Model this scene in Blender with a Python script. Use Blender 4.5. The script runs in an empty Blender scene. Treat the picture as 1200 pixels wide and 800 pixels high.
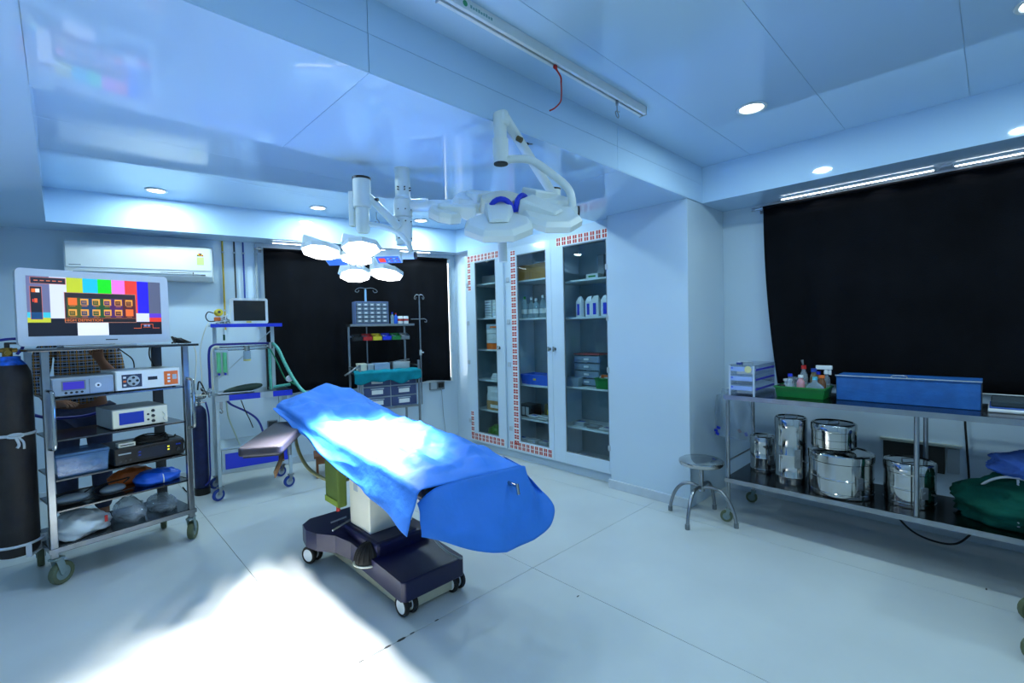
import bpy, bmesh, math, random
from mathutils import Vector, Matrix, Euler, noise as mnoise
rad = math.radians
scene = bpy.context.scene
COL = scene.collection
rng = random.Random(7)

# ------------------------------------------------------------------ camera
cam_d = bpy.data.cameras.new('camera')
cam = bpy.data.objects.new('camera', cam_d)
COL.objects.link(cam)
cam_d.sensor_width = 36.0
cam_d.lens = 36.0 * 546.63 / 1200.0
cam_d.clip_start = 0.02
RX = Vector((0.718, -0.6960, -0.0230)).normalized()
BZ = Vector((-0.695, -0.718, 0.0287))
BZ = (BZ - RX * BZ.dot(RX)).normalized()
UY = BZ.cross(RX)
cam.matrix_world = Matrix(((RX.x, UY.x, BZ.x, 0.0), (RX.y, UY.y, BZ.y, 0.0), (RX.z, UY.z, BZ.z, 1.45), (0, 0, 0, 1)))
scene.camera = cam

# ------------------------------------------------------------------ world and exposure
w = bpy.data.worlds.new('world'); scene.world = w; w.use_nodes = True
w.node_tree.nodes['Background'].inputs[0].default_value = (0.55, 0.72, 1.0, 1)
w.node_tree.nodes['Background'].inputs[1].default_value = 0.3
vs = scene.view_settings
vs.view_transform = 'Standard'; vs.look = 'None'; vs.gamma = 1.0; vs.use_curve_mapping = False
vs.exposure = 0.0
COOL = (0.72, 0.97, 1.0)
DOWNLIGHT_W = 8.2
STRIP_E = 14.0
SURGICAL_W = 350.0

# ------------------------------------------------------------------ helpers
def lin(c):
    return tuple(((v / 12.92) if v <= 0.04045 else ((v + 0.055) / 1.055) ** 2.4) for v in c)
def rgb(r, g, b):
    return lin((r / 255.0, g / 255.0, b / 255.0))

MATS = {}
def mat(name, col, rough=0.5, metal=0.0, spec=0.5, var=0.06, scale=8.0, bump=0.0, bscale=60.0, emit=None, estr=0.0, alpha=None, coat=0.0, transl=0.0, sheen=0.0):
    if name in MATS: return MATS[name]
    m = bpy.data.materials.new(name); m.use_nodes = True
    nt = m.node_tree; N = nt.nodes; L = nt.links
    b = N['Principled BSDF']; out = N['Material Output']
    b.inputs['Roughness'].default_value = rough
    b.inputs['Metallic'].default_value = metal
    b.inputs['Specular IOR Level'].default_value = spec
    if coat: b.inputs['Coat Weight'].default_value = coat; b.inputs['Coat Roughness'].default_value = 0.06
    if sheen: b.inputs['Sheen Weight'].default_value = sheen
    tc = N.new('ShaderNodeTexCoord')
    no = N.new('ShaderNodeTexNoise'); no.inputs['Scale'].default_value = scale; no.inputs['Detail'].default_value = 3
    L.new(tc.outputs['Object'], no.inputs['Vector'])
    r = N.new('ShaderNodeValToRGB')
    c0 = tuple(max(0, v * (1 - var)) for v in col); c1 = tuple(min(1, v * (1 + var)) for v in col)
    r.color_ramp.elements[0].color = (*c0, 1); r.color_ramp.elements[1].color = (*c1, 1)
    r.color_ramp.elements[0].position = 0.3; r.color_ramp.elements[1].position = 0.7
    L.new(no.outputs['Fac'], r.inputs['Fac']); L.new(r.outputs['Color'], b.inputs['Base Color'])
    if bump:
        n2 = N.new('ShaderNodeTexNoise'); n2.inputs['Scale'].default_value = bscale; n2.inputs['Detail'].default_value = 4
        bp = N.new('ShaderNodeBump'); bp.inputs['Strength'].default_value = bump; bp.inputs['Distance'].default_value = 0.01
        L.new(tc.outputs['Object'], n2.inputs['Vector']); L.new(n2.outputs['Fac'], bp.inputs['Height']); L.new(bp.outputs['Normal'], b.inputs['Normal'])
    if emit:
        b.inputs['Emission Color'].default_value = (*emit, 1); b.inputs['Emission Strength'].default_value = estr
    if transl:
        t = N.new('ShaderNodeBsdfTranslucent'); L.new(r.outputs['Color'], t.inputs['Color'])
        mx = N.new('ShaderNodeMixShader'); mx.inputs[0].default_value = transl
        L.new(b.outputs[0], mx.inputs[1]); L.new(t.outputs[0], mx.inputs[2]); L.new(mx.outputs[0], out.inputs['Surface'])
    if alpha is not None:
        b.inputs['Alpha'].default_value = alpha
    MATS[name] = m
    return m

def glassy(name, tint=(0.9, 0.96, 0.97), refl=0.08, rough=0.02, body=0.0, bodycol=(0.5, 0.6, 0.8)):
    """thin clear sheet: see-through with a mirror-like surface and an optional milky body"""
    if name in MATS: return MATS[name]
    m = bpy.data.materials.new(name); m.use_nodes = True
    nt = m.node_tree; N = nt.nodes; L = nt.links; out = N['Material Output']
    N.remove(N['Principled BSDF'])
    tr = N.new('ShaderNodeBsdfTransparent'); tr.inputs[0].default_value = (*tint, 1)
    gl = N.new('ShaderNodeBsdfGlossy'); gl.inputs['Roughness'].default_value = rough
    df = N.new('ShaderNodeBsdfDiffuse'); df.inputs[0].default_value = (*bodycol, 1)
    m1 = N.new('ShaderNodeMixShader'); m1.inputs[0].default_value = body
    L.new(tr.outputs[0], m1.inputs[1]); L.new(df.outputs[0], m1.inputs[2])
    fr = N.new('ShaderNodeLayerWeight'); fr.inputs[0].default_value = 0.5
    pw = N.new('ShaderNodeMath'); pw.operation = 'POWER'; pw.inputs[1].default_value = 4.0
    L.new(fr.outputs['Facing'], pw.inputs[0])
    mm = N.new('ShaderNodeMath'); mm.operation = 'MULTIPLY_ADD'; mm.inputs[1].default_value = 0.85; mm.inputs[2].default_value = refl; mm.use_clamp = True
    L.new(pw.outputs[0], mm.inputs[0])
    m2 = N.new('ShaderNodeMixShader')
    L.new(mm.outputs[0], m2.inputs[0]); L.new(m1.outputs[0], m2.inputs[1]); L.new(gl.outputs[0], m2.inputs[2])
    L.new(m2.outputs[0], out.inputs['Surface'])
    MATS[name] = m
    return m

def emis(name, col, s=1.0):
    if name in MATS: return MATS[name]
    m = bpy.data.materials.new(name); m.use_nodes = True
    nt = m.node_tree; N = nt.nodes
    b = N['Principled BSDF']; b.inputs['Base Color'].default_value = (*[c * 0.3 for c in col], 1); b.inputs['Roughness'].default_value = 0.3
    b.inputs['Emission Color'].default_value = (*col, 1); b.inputs['Emission Strength'].default_value = s
    MATS[name] = m
    return m

def plaid(name):
    m = bpy.data.materials.new(name); m.use_nodes = True
    nt = m.node_tree; N = nt.nodes; L = nt.links; b = N['Principled BSDF']; b.inputs['Roughness'].default_value = 0.9
    tc = N.new('ShaderNodeTexCoord')
    def wave(direction, scale, lo, hi):
        wv = N.new('ShaderNodeTexWave'); wv.bands_direction = direction; wv.inputs['Scale'].default_value = scale; wv.inputs['Distortion'].default_value = 0.6
        L.new(tc.outputs['Object'], wv.inputs['Vector'])
        mr = N.new('ShaderNodeMapRange'); mr.inputs[1].default_value = lo; mr.inputs[2].default_value = hi
        L.new(wv.outputs['Fac'], mr.inputs[0]); return mr.outputs[0]
    def mix(fac, a, c):
        mx = N.new('ShaderNodeMix'); mx.data_type = 'RGBA'
        L.new(fac, mx.inputs[0])
        if isinstance(a, tuple): mx.inputs[6].default_value = (*a, 1)
        else: L.new(a, mx.inputs[6])
        mx.inputs[7].default_value = (*c, 1)
        return mx.outputs[2]
    c = mix(wave('X', 14, 0.8, 0.85), rgb(14, 16, 26), rgb(80, 95, 120))
    c = mix(wave('Z', 14, 0.86, 0.9), c, rgb(140, 145, 155))
    c = mix(wave('Z', 7, 0.965, 0.98), c, rgb(150, 105, 35))
    c = mix(wave('X', 7, 0.965, 0.98), c, rgb(150, 105, 35))
    L.new(c, b.inputs['Base Color'])
    MATS[name] = m
    return m

class MB:
    def __init__(s): s.V = []; s.F = []; s.I = []
    def add(s, v, f, m=0):
        o = len(s.V); s.V += [tuple(p) for p in v]; s.F += [tuple(i + o for i in q) for q in f]; s.I += [m] * len(f); return s
    def box(s, x0, x1, y0, y1, z0, z1, m=0):
        v = [(x0, y0, z0), (x1, y0, z0), (x1, y1, z0), (x0, y1, z0), (x0, y0, z1), (x1, y0, z1), (x1, y1, z1), (x0, y1, z1)]
        return s.add(v, [(0, 3, 2, 1), (4, 5, 6, 7), (0, 1, 5, 4), (1, 2, 6, 5), (2, 3, 7, 6), (3, 0, 4, 7)], m)
    def obox(s, c, size, rot=(0, 0, 0), m=0):
        R = Euler(rot).to_matrix(); c = Vector(c); hx, hy, hz = [q / 2 for q in size]
        v = [c + R @ Vector(p) for p in [(-hx, -hy, -hz), (hx, -hy, -hz), (hx, hy, -hz), (-hx, hy, -hz), (-hx, -hy, hz), (hx, -hy, hz), (hx, hy, hz), (-hx, hy, hz)]]
        return s.add(v, [(0, 3, 2, 1), (4, 5, 6, 7), (0, 1, 5, 4), (1, 2, 6, 5), (2, 3, 7, 6), (3, 0, 4, 7)], m)
    def bar(s, p0, p1, wx, wy, m=0):
        p0 = Vector(p0); p1 = Vector(p1); d = (p1 - p0).normalized()
        a = d.cross(Vector((0, 0, 1)))
        if a.length < 1e-4: a = Vector((1, 0, 0))
        a.normalize(); b = d.cross(a)
        v = []
        for p in (p0, p1):
            v += [p - a * wx / 2 - b * wy / 2, p + a * wx / 2 - b * wy / 2, p + a * wx / 2 + b * wy / 2, p - a * wx / 2 + b * wy / 2]
        return s.add(v, [(0, 3, 2, 1), (4, 5, 6, 7), (0, 1, 5, 4), (1, 2, 6, 5), (2, 3, 7, 6), (3, 0, 4, 7)], m)
    def cyl(s, p0, p1, r0, r1=None, n=16, m=0):
        r1 = r0 if r1 is None else r1
        p0 = Vector(p0); p1 = Vector(p1); d = (p1 - p0).normalized()
        a = d.orthogonal().normalized(); b = d.cross(a); v = []
        for p, r in ((p0, r0), (p1, r1)):
            v += [p + (a * math.cos(t) + b * math.sin(t)) * r for t in [2 * math.pi * i / n for i in range(n)]]
        f = [(i, (i + 1) % n, n + (i + 1) % n, n + i) for i in range(n)] + [tuple(range(n - 1, -1, -1)), tuple(range(n, 2 * n))]
        return s.add(v, f, m)
    def tube(s, path, r, n=8, m=0, smooth=0, closed=False):
        P = [Vector(p) for p in path]
        if smooth: P = spline(P, smooth, closed)
        rs = r if isinstance(r, (list, tuple)) else [r] * len(P)
        v = []; a = None
        K = len(P)
        for i, p in enumerate(P):
            if closed: d = P[(i + 1) % K] - P[i - 1]
            else: d = P[min(i + 1, K - 1)] - P[max(i - 1, 0)]
            d.normalize()
            a = (d.orthogonal() if a is None else a - d * a.dot(d))
            if a.length < 1e-6: a = d.orthogonal()
            a = a.normalized(); b = d.cross(a)
            v += [p + (a * math.cos(2 * math.pi * k / n) + b * math.sin(2 * math.pi * k / n)) * rs[min(i, len(rs) - 1)] for k in range(n)]
        f = []
        for i in range(K if closed else K - 1):
            j = (i + 1) % K
            f += [(i * n + k, i * n + (k + 1) % n, j * n + (k + 1) % n, j * n + k) for k in range(n)]
        if not closed: f += [tuple(range(n - 1, -1, -1)), tuple(range((K - 1) * n, K * n))]
        return s.add(v, f, m)
    def lathe(s, prof, c=(0, 0, 0), n=24, m=0, axis=None):
        R = Matrix.Identity(3)
        if axis is not None: R = Vector((0, 0, 1)).rotation_difference(Vector(axis)).to_matrix()
        c = Vector(c); v = []
        for r, z in prof:
            v += [c + R @ Vector((r * math.cos(2 * math.pi * k / n), r * math.sin(2 * math.pi * k / n), z)) for k in range(n)]
        f = []
        for i in range(len(prof) - 1):
            f += [(i * n + k, i * n + (k + 1) % n, (i + 1) * n + (k + 1) % n, (i + 1) * n + k) for k in range(n)]
        K = len(prof)
        if K >= 4 and prof[0][0] > 1e-5 and abs(prof[0][0] - prof[-1][0]) < 1e-6:
            f += [((K - 1) * n + k, (K - 1) * n + (k + 1) % n, (k + 1) % n, k) for k in range(n)]
            return s.add(v, f, m)
        if prof[0][0] > 1e-5: f.append(tuple(range(n - 1, -1, -1)))
        if prof[-1][0] > 1e-5: f.append(tuple(range((K - 1) * n, K * n)))
        return s.add(v, f, m)
    def prism(s, poly, z0, z1, m=0, scale1=1.0):
        n = len(poly); cx = sum(p[0] for p in poly) / n; cy = sum(p[1] for p in poly) / n
        v = [(x, y, z0) for x, y in poly] + [(cx + (x - cx) * scale1, cy + (y - cy) * scale1, z1) for x, y in poly]
        f = [(i, (i + 1) % n, n + (i + 1) % n, n + i) for i in range(n)] + [tuple(range(n - 1, -1, -1)), tuple(range(n, 2 * n))]
        return s.add(v, f, m)
    def grid(s, fn, nu, nv, m=0, closed_u=False):
        v = [fn(i / nu, j / nv) for j in range(nv + 1) for i in range(nu + 1)]
        f = [(j * (nu + 1) + i, j * (nu + 1) + i + 1, (j + 1) * (nu + 1) + i + 1, (j + 1) * (nu + 1) + i) for j in range(nv) for i in range(nu)]
        return s.add(v, f, m)
    def blob(s, c, r, n=14, k=9, m=0, fn=None):
        c = Vector(c); v = []
        for i in range(k + 1):
            t = math.pi * i / k
            for j in range(n):
                p = 2 * math.pi * j / n
                d = Vector((math.sin(t) * math.cos(p), math.sin(t) * math.sin(p), math.cos(t)))
                q = 1.0 if fn is None else fn(d)
                v.append(c + Vector((d.x * r[0], d.y * r[1], d.z * r[2])) * q)
        f = [(i * n + j, (i + 1) * n + j, (i + 1) * n + (j + 1) % n, i * n + (j + 1) % n) for i in range(k) for j in range(n)]
        return s.add(v, f, m)
    def xf(s, M, start=0):
        s.V = s.V[:start] + [tuple(M @ Vector(p)) for p in s.V[start:]]; return s
    def build(s, name, mats, parent=None, loc=(0, 0, 0), rot=(0, 0, 0), smooth=None, bevel=0.0, solid=0.0, sub=0, seg=2):
        me = bpy.data.meshes.new(name)
        me.from_pydata(s.V, [], s.F)
        if not isinstance(mats, (list, tuple)): mats = [mats]
        for q in mats: me.materials.append(q)
        if len(mats) > 1:
            for p, i in zip(me.polygons, s.I): p.material_index = i
        bm = bmesh.new(); bm.from_mesh(me)
        bmesh.ops.remove_doubles(bm, verts=bm.verts, dist=1e-6)
        bmesh.ops.recalc_face_normals(bm, faces=bm.faces)
        bm.to_mesh(me); bm.free()
        if smooth is not None:
            me.shade_smooth()
            if smooth < 180: me.set_sharp_from_angle(angle=rad(smooth))
        o = bpy.data.objects.new(name, me); COL.objects.link(o)
        o.parent = parent; o.location = loc; o.rotation_euler = rot
        if solid:
            q = o.modifiers.new('solid', 'SOLIDIFY'); q.thickness = solid; q.offset = 0
        if bevel:
            q = o.modifiers.new('bevel', 'BEVEL'); q.width = bevel; q.segments = seg; q.limit_method = 'ANGLE'; q.angle_limit = rad(40)
        if sub:
            q = o.modifiers.new('sub', 'SUBSURF'); q.levels = sub; q.render_levels = sub
        return o

def rdg(x, y, z, s):
    """ridged noise 0..1, sharp crests like creased cloth"""
    return max(0.0, 1.0 - 2.2 * abs(mnoise.noise(Vector((x * s, y * s, z * s)))))

def spline(P, k, closed=False):
    out = []; n = len(P)
    for i in range(n if closed else n - 1):
        p0 = P[i - 1] if (i > 0 or closed) else P[i]; p1 = P[i]; p2 = P[(i + 1) % n]
        p3 = P[(i + 2) % n] if (i + 2 < n or closed) else p2
        for j in range(k):
            t = j / k
            out.append(0.5 * ((2 * p1) + (p2 - p0) * t + (2 * p0 - 5 * p1 + 4 * p2 - p3) * t * t + (3 * p1 - p0 - 3 * p2 + p3) * t ** 3))
    if not closed: out.append(P[-1])
    return out

def tag(o, label=None, cat=None, group=None, kind=None):
    if label: o['label'] = label
    if cat: o['category'] = cat
    if group: o['group'] = group
    if kind: o['kind'] = kind
    return o
def thing(name, label, cat, loc=(0, 0, 0), rotz=0.0, group=None, rot=None):
    o = bpy.data.objects.new(name, None); COL.objects.link(o); o.empty_display_size = 0.05
    o.location = loc; o.rotation_euler = rot if rot else (0, 0, rotz)
    return tag(o, label, cat, group)
def struct(o): o['kind'] = 'structure'; return o
def copy_tree(o, parent=None):
    c = o.copy(); COL.objects.link(c); c.parent = parent
    for ch in list(o.children): copy_tree(ch, c)
    return c
def text(s, size, m, parent, loc, rot, name='lettering', depth=0.0005, align='CENTER', sx=1.0):
    cu = bpy.data.curves.new('t', 'FONT'); cu.body = s; cu.size = size; cu.extrude = depth; cu.align_x = align; cu.align_y = 'CENTER'
    t = bpy.data.objects.new('t', cu); COL.objects.link(t)
    dg = bpy.context.evaluated_depsgraph_get()
    me = bpy.data.meshes.new_from_object(t.evaluated_get(dg))
    bpy.data.objects.remove(t); bpy.data.curves.remove(cu)
    me.materials.clear(); me.materials.append(m)
    o = bpy.data.objects.new(name, me); COL.objects.link(o)
    o.parent = parent; o.location = loc; o.rotation_euler = rot; o.scale = (sx, 1, 1)
    return o

# ------------------------------------------------------------------ materials
PANEL = mat('white_glossy_panel', (0.53, 0.66, 0.78), 0.12, spec=0.6, var=0.015, scale=1.5)
CEIL = mat('ceiling_panel_gloss', (0.52, 0.73, 0.97), 0.05, spec=0.75, var=0.01, scale=1.5)
FLOORM = mat('floor_sheet', rgb(192, 200, 202), 0.32, spec=0.4, var=0.03, scale=3.0)
GROOVE = mat('joint_dark', rgb(60, 62, 62), 0.8)
CJOINT = mat('ceiling_joint', (0.45, 0.58, 0.70), 0.5)
WALLM = mat('wall_panel', (0.55, 0.68, 0.80), 0.22, spec=0.5, var=0.02, scale=1.2)
SKIRT = mat('skirting', rgb(190, 202, 214), 0.35)
BLACKCLOTH = mat('black_cloth', rgb(15, 16, 21), 0.9, spec=0.1, var=0.3, scale=3, bump=0.15, bscale=120)
WHITE = mat('white_plastic', rgb(225, 232, 236), 0.3, var=0.02)
OFFWHITE = mat('ivory_paint', rgb(222, 222, 205), 0.35, var=0.03)
LAMPW = mat('lamp_white', rgb(226, 236, 236), 0.28, var=0.02)
LGREY = mat('light_grey_plastic', rgb(165, 178, 188), 0.4)
MGREY = mat('mid_grey_plastic', rgb(110, 120, 128), 0.45)
DGREY = mat('dark_grey_plastic', rgb(45, 48, 54), 0.45)
BLACK = mat('black_plastic', rgb(14, 14, 17), 0.4)
RUBBER = mat('black_rubber', rgb(18, 18, 20), 0.75)
STEEL = mat('stainless_steel', rgb(150, 155, 160), 0.28, 1.0, var=0.08, scale=15)
STEELD = mat('stainless_shelf', rgb(88, 90, 94), 0.22, 1.0, var=0.12, scale=10)
CHROME = mat('polished_steel', rgb(186, 186, 184), 0.08, 1.0, var=0.03, bump=0.04, bscale=25)
BRASS = mat('brass', rgb(150, 120, 60), 0.35, 1.0)
ALU = mat('aluminium', rgb(200, 205, 210), 0.35, 0.9)
NAVY = mat('navy_cover', rgb(16, 16, 58), 0.38, var=0.1)
DRAPE = mat('blue_drape', rgb(52, 134, 236), 0.62, spec=0.5, var=0.06, scale=5, bump=0.45, bscale=22, transl=0.22)
BLUE = mat('bright_blue', rgb(20, 50, 205), 0.4)
BLUE2 = mat('blue_plastic', rgb(25, 95, 215), 0.4)
BLUEPAINT = mat('worn_blue_paint', rgb(26, 92, 165), 0.5, var=0.16, scale=14, bump=0.2)
RED = mat('red_plastic', rgb(185, 25, 25), 0.45)
REDTAPE = mat('red_print', rgb(175, 45, 38), 0.5, var=0.15, scale=80)
ORANGE = mat('orange_plastic', rgb(228, 110, 40), 0.45)
YELLOW = mat('yellow_plastic', rgb(225, 200, 40), 0.45)
GREEN = mat('green_plastic', rgb(16, 120, 48), 0.42)
DKGREEN = mat('dark_green_cloth', rgb(14, 72, 62), 0.9, spec=0.1, var=0.25, scale=9, bump=0.5, bscale=18)
BLUECLOTH = mat('blue_cloth', rgb(70, 105, 185), 0.9, spec=0.1, var=0.2, scale=9, bump=0.5, bscale=18)
TEAL = mat('teal_cloth', rgb(18, 122, 140), 0.9, spec=0.1, var=0.15, scale=9, bump=0.3, bscale=30)
OLIVE = mat('olive_pouch', rgb(82, 104, 34), 0.7, var=0.12)
CARD = mat('cardboard', rgb(165, 125, 70), 0.85, var=0.1)
CARD2 = mat('pale_carton', rgb(205, 210, 212), 0.7, var=0.06)
WOOD = mat('wood', rgb(120, 72, 38), 0.6, var=0.3, scale=14)
LEATHER = mat('grey_vinyl', rgb(50, 48, 58), 0.45, var=0.1, bump=0.1, bscale=150)
CYLB = mat('black_worn_paint', rgb(34, 30, 30), 0.65, var=0.35, scale=12, bump=0.1)
TYRE = mat('grey_green_tyre', rgb(88, 98, 72), 0.6)
CASTERG = mat('caster_grey', rgb(120, 140, 140), 0.5)
CAPBLUE = mat('caster_blue', rgb(28, 62, 150), 0.45)
ROPE = mat('white_strap', rgb(185, 195, 205), 0.7)
HOSEG = mat('green_hose', rgb(90, 180, 165), 0.4, var=0.12, scale=60)
HOSEC = mat('clear_hose', rgb(170, 185, 170), 0.35)
HOSEB = mat('blue_hose', rgb(25, 35, 140), 0.4)
PAPER = mat('white_paper', rgb(220, 224, 226), 0.7)
GLASS = glassy('cabinet_glass', (0.86, 0.93, 0.95), 0.03)
ACRYL = glassy('clear_acrylic', (0.93, 0.96, 0.99), 0.05, 0.03, 0.12, rgb(150, 175, 220))
MILKY = glassy('milky_plastic', (0.85, 0.9, 0.95), 0.03, 0.12, 0.45, rgb(170, 195, 215))
BAGP = glassy('thin_plastic_bag', (0.9, 0.94, 0.97), 0.06, 0.1, 0.35, rgb(190, 205, 220))
BLUEBOX = glassy('blue_tinted_plastic', (0.62, 0.78, 0.95), 0.05, 0.1, 0.4, rgb(110, 155, 205))
BAGW = mat('white_polybag', rgb(205, 215, 222), 0.35, var=0.05, bump=0.5, bscale=14)
SKIN = mat('brown_skin', rgb(112, 70, 48), 0.55, var=0.08)
HAIR = mat('black_hair', rgb(14, 11, 10), 0.6)
DENIM = mat('dark_denim', rgb(30, 38, 66), 0.9, var=0.2, scale=30)
PLAID = plaid('plaid_cotton')
LED = emis('led_panel', (0.92, 0.97, 1.0), 9.0)
LEDS = emis('led_strip', (0.92, 0.97, 1.0), STRIP_E)
LAMPFACE = emis('surgical_face', (1.0, 0.99, 0.96), 9.0)
LCDB = emis('lcd_blue', rgb(20, 50, 170), 0.6)
LCDP = emis('lcd_violet', rgb(60, 50, 190), 0.7)
# ------------------------------------------------------------------ room shell
Z1, Z2 = 2.42, 2.71
ANG = -math.atan(0.25)
CA, SA = math.cos(ANG), math.sin(ANG)
P0 = Vector((1.39, 5.52, 0))
TW = Vector((CA, SA, 0)); NW = Vector((-SA, CA, 0))
def WP(s, off, z=0.0): return P0 + TW * s - NW * off + Vector((0, 0, z))
def yW(x): return 5.52 - 0.25 * (x - 1.39)
def yT(x): return 5.46 - 0.195 * (x + 0.04)
XL, YN = -1.4, -2.2

fl = struct(MB().box(XL, 4.3, YN, 6.3, -0.08, -0.005).build('floor', GROOVE))
xs = [XL, -0.44, 0.78, 2.0, 3.31, 4.3]; ys = [YN, -0.51, 1.93, 4.37, 6.3]
g = 0.0015
for i in range(len(xs) - 1):
    for j in range(len(ys) - 1):
        MB().box(xs[i] + g, xs[i + 1] - g, ys[j] + g, ys[j + 1] - g, -0.005, 0.0).build('floor_sheet', FLOORM, fl)
# crumbs and chips of dirt along the worn joint
for (x, y, a) in [(1.03, 1.931, .012), (1.10, 1.93, .016), (1.16, 1.932, .009), (1.30, 1.93, .008), (1.95, 1.55, .007), (0.9, 1.93, .01), (3.5, 0.02, .008)]:
    MB().prism([(a * math.cos(t) * 1.6, a * .5 * math.sin(t)) for t in [k * 1.05 for k in range(6)]], 0, .0012).build('dirt_chip', GROOVE, fl, (x, y, 0.0))

ce = struct(MB().box(XL, 4.3, YN, 6.3, Z2, Z2 + .08).build('ceiling', CJOINT))
yy = [YN, -1.655, -1.07, -0.485, 0.10, 0.685, 1.27, 1.64]
for a, b in zip(yy, yy[1:]):
    MB().box(XL, 3.76, a + .001, b - .001, Z2 - .006, Z2).build('ceiling_panel', CEIL, ce)
yy = [2.58, 3.17, 3.76, 4.35]
for a, b in zip(yy, yy[1:]):
    MB().box(-.05, 3.645, a + .001, b - .001, Z2 - .006, Z2).build('ceiling_panel', CEIL, ce)
MB().prism([(-.05, 4.352), (3.645, 4.352), (3.645, yT(3.645)), (-.05, yT(-.05))], Z2 - .006, Z2).build('ceiling_panel', CEIL, ce)
# dropped beam between the two trays
MB().box(XL, 4.2, 1.645, 2.575, Z1 + .006, Z2).build('ceiling_beam', CJOINT, ce)
xb = [XL, -.05, .87, 2.54, 4.2]
for a, b in zip(xb, xb[1:]):
    MB().box(a + .001, b - .001, 1.64, 2.58, Z1, Z1 + .006).build('beam_bottom_panel', CEIL, ce)
    e = min(b, 3.76) - .001
    MB().box(a + .002, e, 1.638, 1.645, Z1 + .006, 2.5665).build('beam_face_panel', CEIL, ce)
    MB().box(a + .002, e, 1.638, 1.645, 2.568, Z2 - .006).build('beam_face_panel', CEIL, ce)
    MB().box(a + .002, min(b, 3.645) - .002, 2.574, 2.58, Z1 + .006, Z2 - .006).build('beam_face_panel', CEIL, ce)
# soffits along the walls
MB().box(3.76, 4.2, YN, 1.64, Z1, Z2).build('wall_soffit', CEIL, ce)
MB().box(3.645, 4.2, 2.58, 5.2, Z1, Z2).build('wall_soffit', CEIL, ce)
MB().box(XL, -.05, 2.58, 6.2, Z1, Z2).build('wall_soffit', CEIL, ce)
MB().prism([(-.05, yT(-.05)), (3.645, yT(3.645)), (3.645, yW(3.645) + .05), (-.05, yW(-.05) + .05)], Z1, Z2).build('wall_soffit', CEIL, ce)

struct(MB().prism([(XL - .1, yW(XL - .1)), (4.3, yW(4.3)), (4.3, yW(4.3) + .1), (XL - .1, yW(XL - .1) + .1)], 0, Z2).build('wall_back', WALLM))
struct(MB().box(4.2, 4.3, YN, 2.385, 0, Z2).build('wall_right', WALLM))
struct(MB().box(XL - .1, XL, YN, 6.2, 0, Z2).build('wall_left', WALLM))
struct(MB().box(XL - .1, 4.3, YN - .1, YN, 0, Z2).build('wall_front', WALLM))
struct(MB().box(3.51, 4.2, 1.65, 2.385, 0, Z1).build('wall_pillar', PANEL, bevel=.003))
wc = struct(MB().box(3.75, 4.2, 4.475, 5.1, 0, Z1).build('wall_cabinet', PANEL))
MB().box(3.61, 4.2, 2.385, 4.475, 2.335, Z1).build('header_panel', PANEL, wc)
MB().box(3.61, 4.2, 2.385, 4.475, 0, .085).build('plinth_panel', PANEL, wc)
# skirting
struct(MB().box(3.485, 3.51, 1.655, 2.40, 0, .075).build('baseboard_pillar', SKIRT, bevel=.003))
o = struct(MB().box(-2.9, 2.42, -.012, 0, 0, .08).build('baseboard_back', SKIRT, None, P0, (0, 0, ANG), bevel=.002))
struct(MB().box(4.188, 4.2, YN, 1.65, 0, .08).build('baseboard_right', SKIRT, bevel=.002))

# window behind the far curtain (bright daylight at its edge)
wn = struct(MB().box(.3, 2.36, -.035, -.004, .78, .83).box(.3, 2.36, -.035, -.004, 2.31, 2.36).box(.3, .35, -.035, -.004, .83, 2.31).box(2.335, 2.36, -.035, -.004, .83, 2.31).box(1.3, 1.34, -.035, -.004, .83, 2.31)
    .build('window_1', WHITE, None, P0, (0, 0, ANG)))
for a, b in ((.35, 1.3), (1.34, 2.335)):
    MB().box(a, b, -.02, -.012, .83, 2.31).build('window_pane', emis('daylight_glass', (.85, .93, 1.0), 4.0), wn)

# ------------------------------------------------------------------ ceiling lights
def downlight(x, y, label, z=Z2 - .006, group='recessed round downlights', power=1.0):
    t = thing('downlight', label, 'ceiling light', (x, y, z), group=group)
    MB().lathe([(.062, 0), (.078, 0), (.082, -.003), (.08, -.007), (.066, -.008), (.062, -.004)], n=32).build('trim_ring', WHITE, t, smooth=40)
    MB().lathe([(.062, -.001), (.062, -.003)], n=32).build('diffuser', LED, t)
    l = bpy.data.lights.new('downlight_lamp', 'AREA'); l.shape = 'DISK'; l.size = .12; l.energy = DOWNLIGHT_W * power; l.color = COOL
    lo = bpy.data.objects.new('downlight_lamp', l); COL.objects.link(lo); lo.parent = t; lo.location = (0, 0, -.011)
    return t
downlight(2.95, .99, 'round white downlight in the ceiling tray nearest the right curtain')
downlight(2.85, -.13, 'round downlight seen at the right edge above the right curtain')
for x, y in ((1.25, -.1), (1.25, -1.3), (2.85, -1.3), (-.4, -.1), (-.4, -1.3)):
    downlight(x, y, 'round downlight over the near end of the room')
downlight(.64, 5.02, 'round downlight in far ceiling tray above the air conditioner', power=1.7)
downlight(1.91, 4.73, 'round downlight in far ceiling tray left of the lamp pole', power=1.5)
downlight(3.01, 4.56, 'round downlight in far ceiling tray nearest the glass cabinet', power=1.5)
for x, y in ((.64, 3.0), (1.91, 3.0), (3.01, 3.0)):  # unseen lamps added behind the beam as fill light for the far tray
    downlight(x, y, 'fill downlight added out of view behind the dropped beam')

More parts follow.
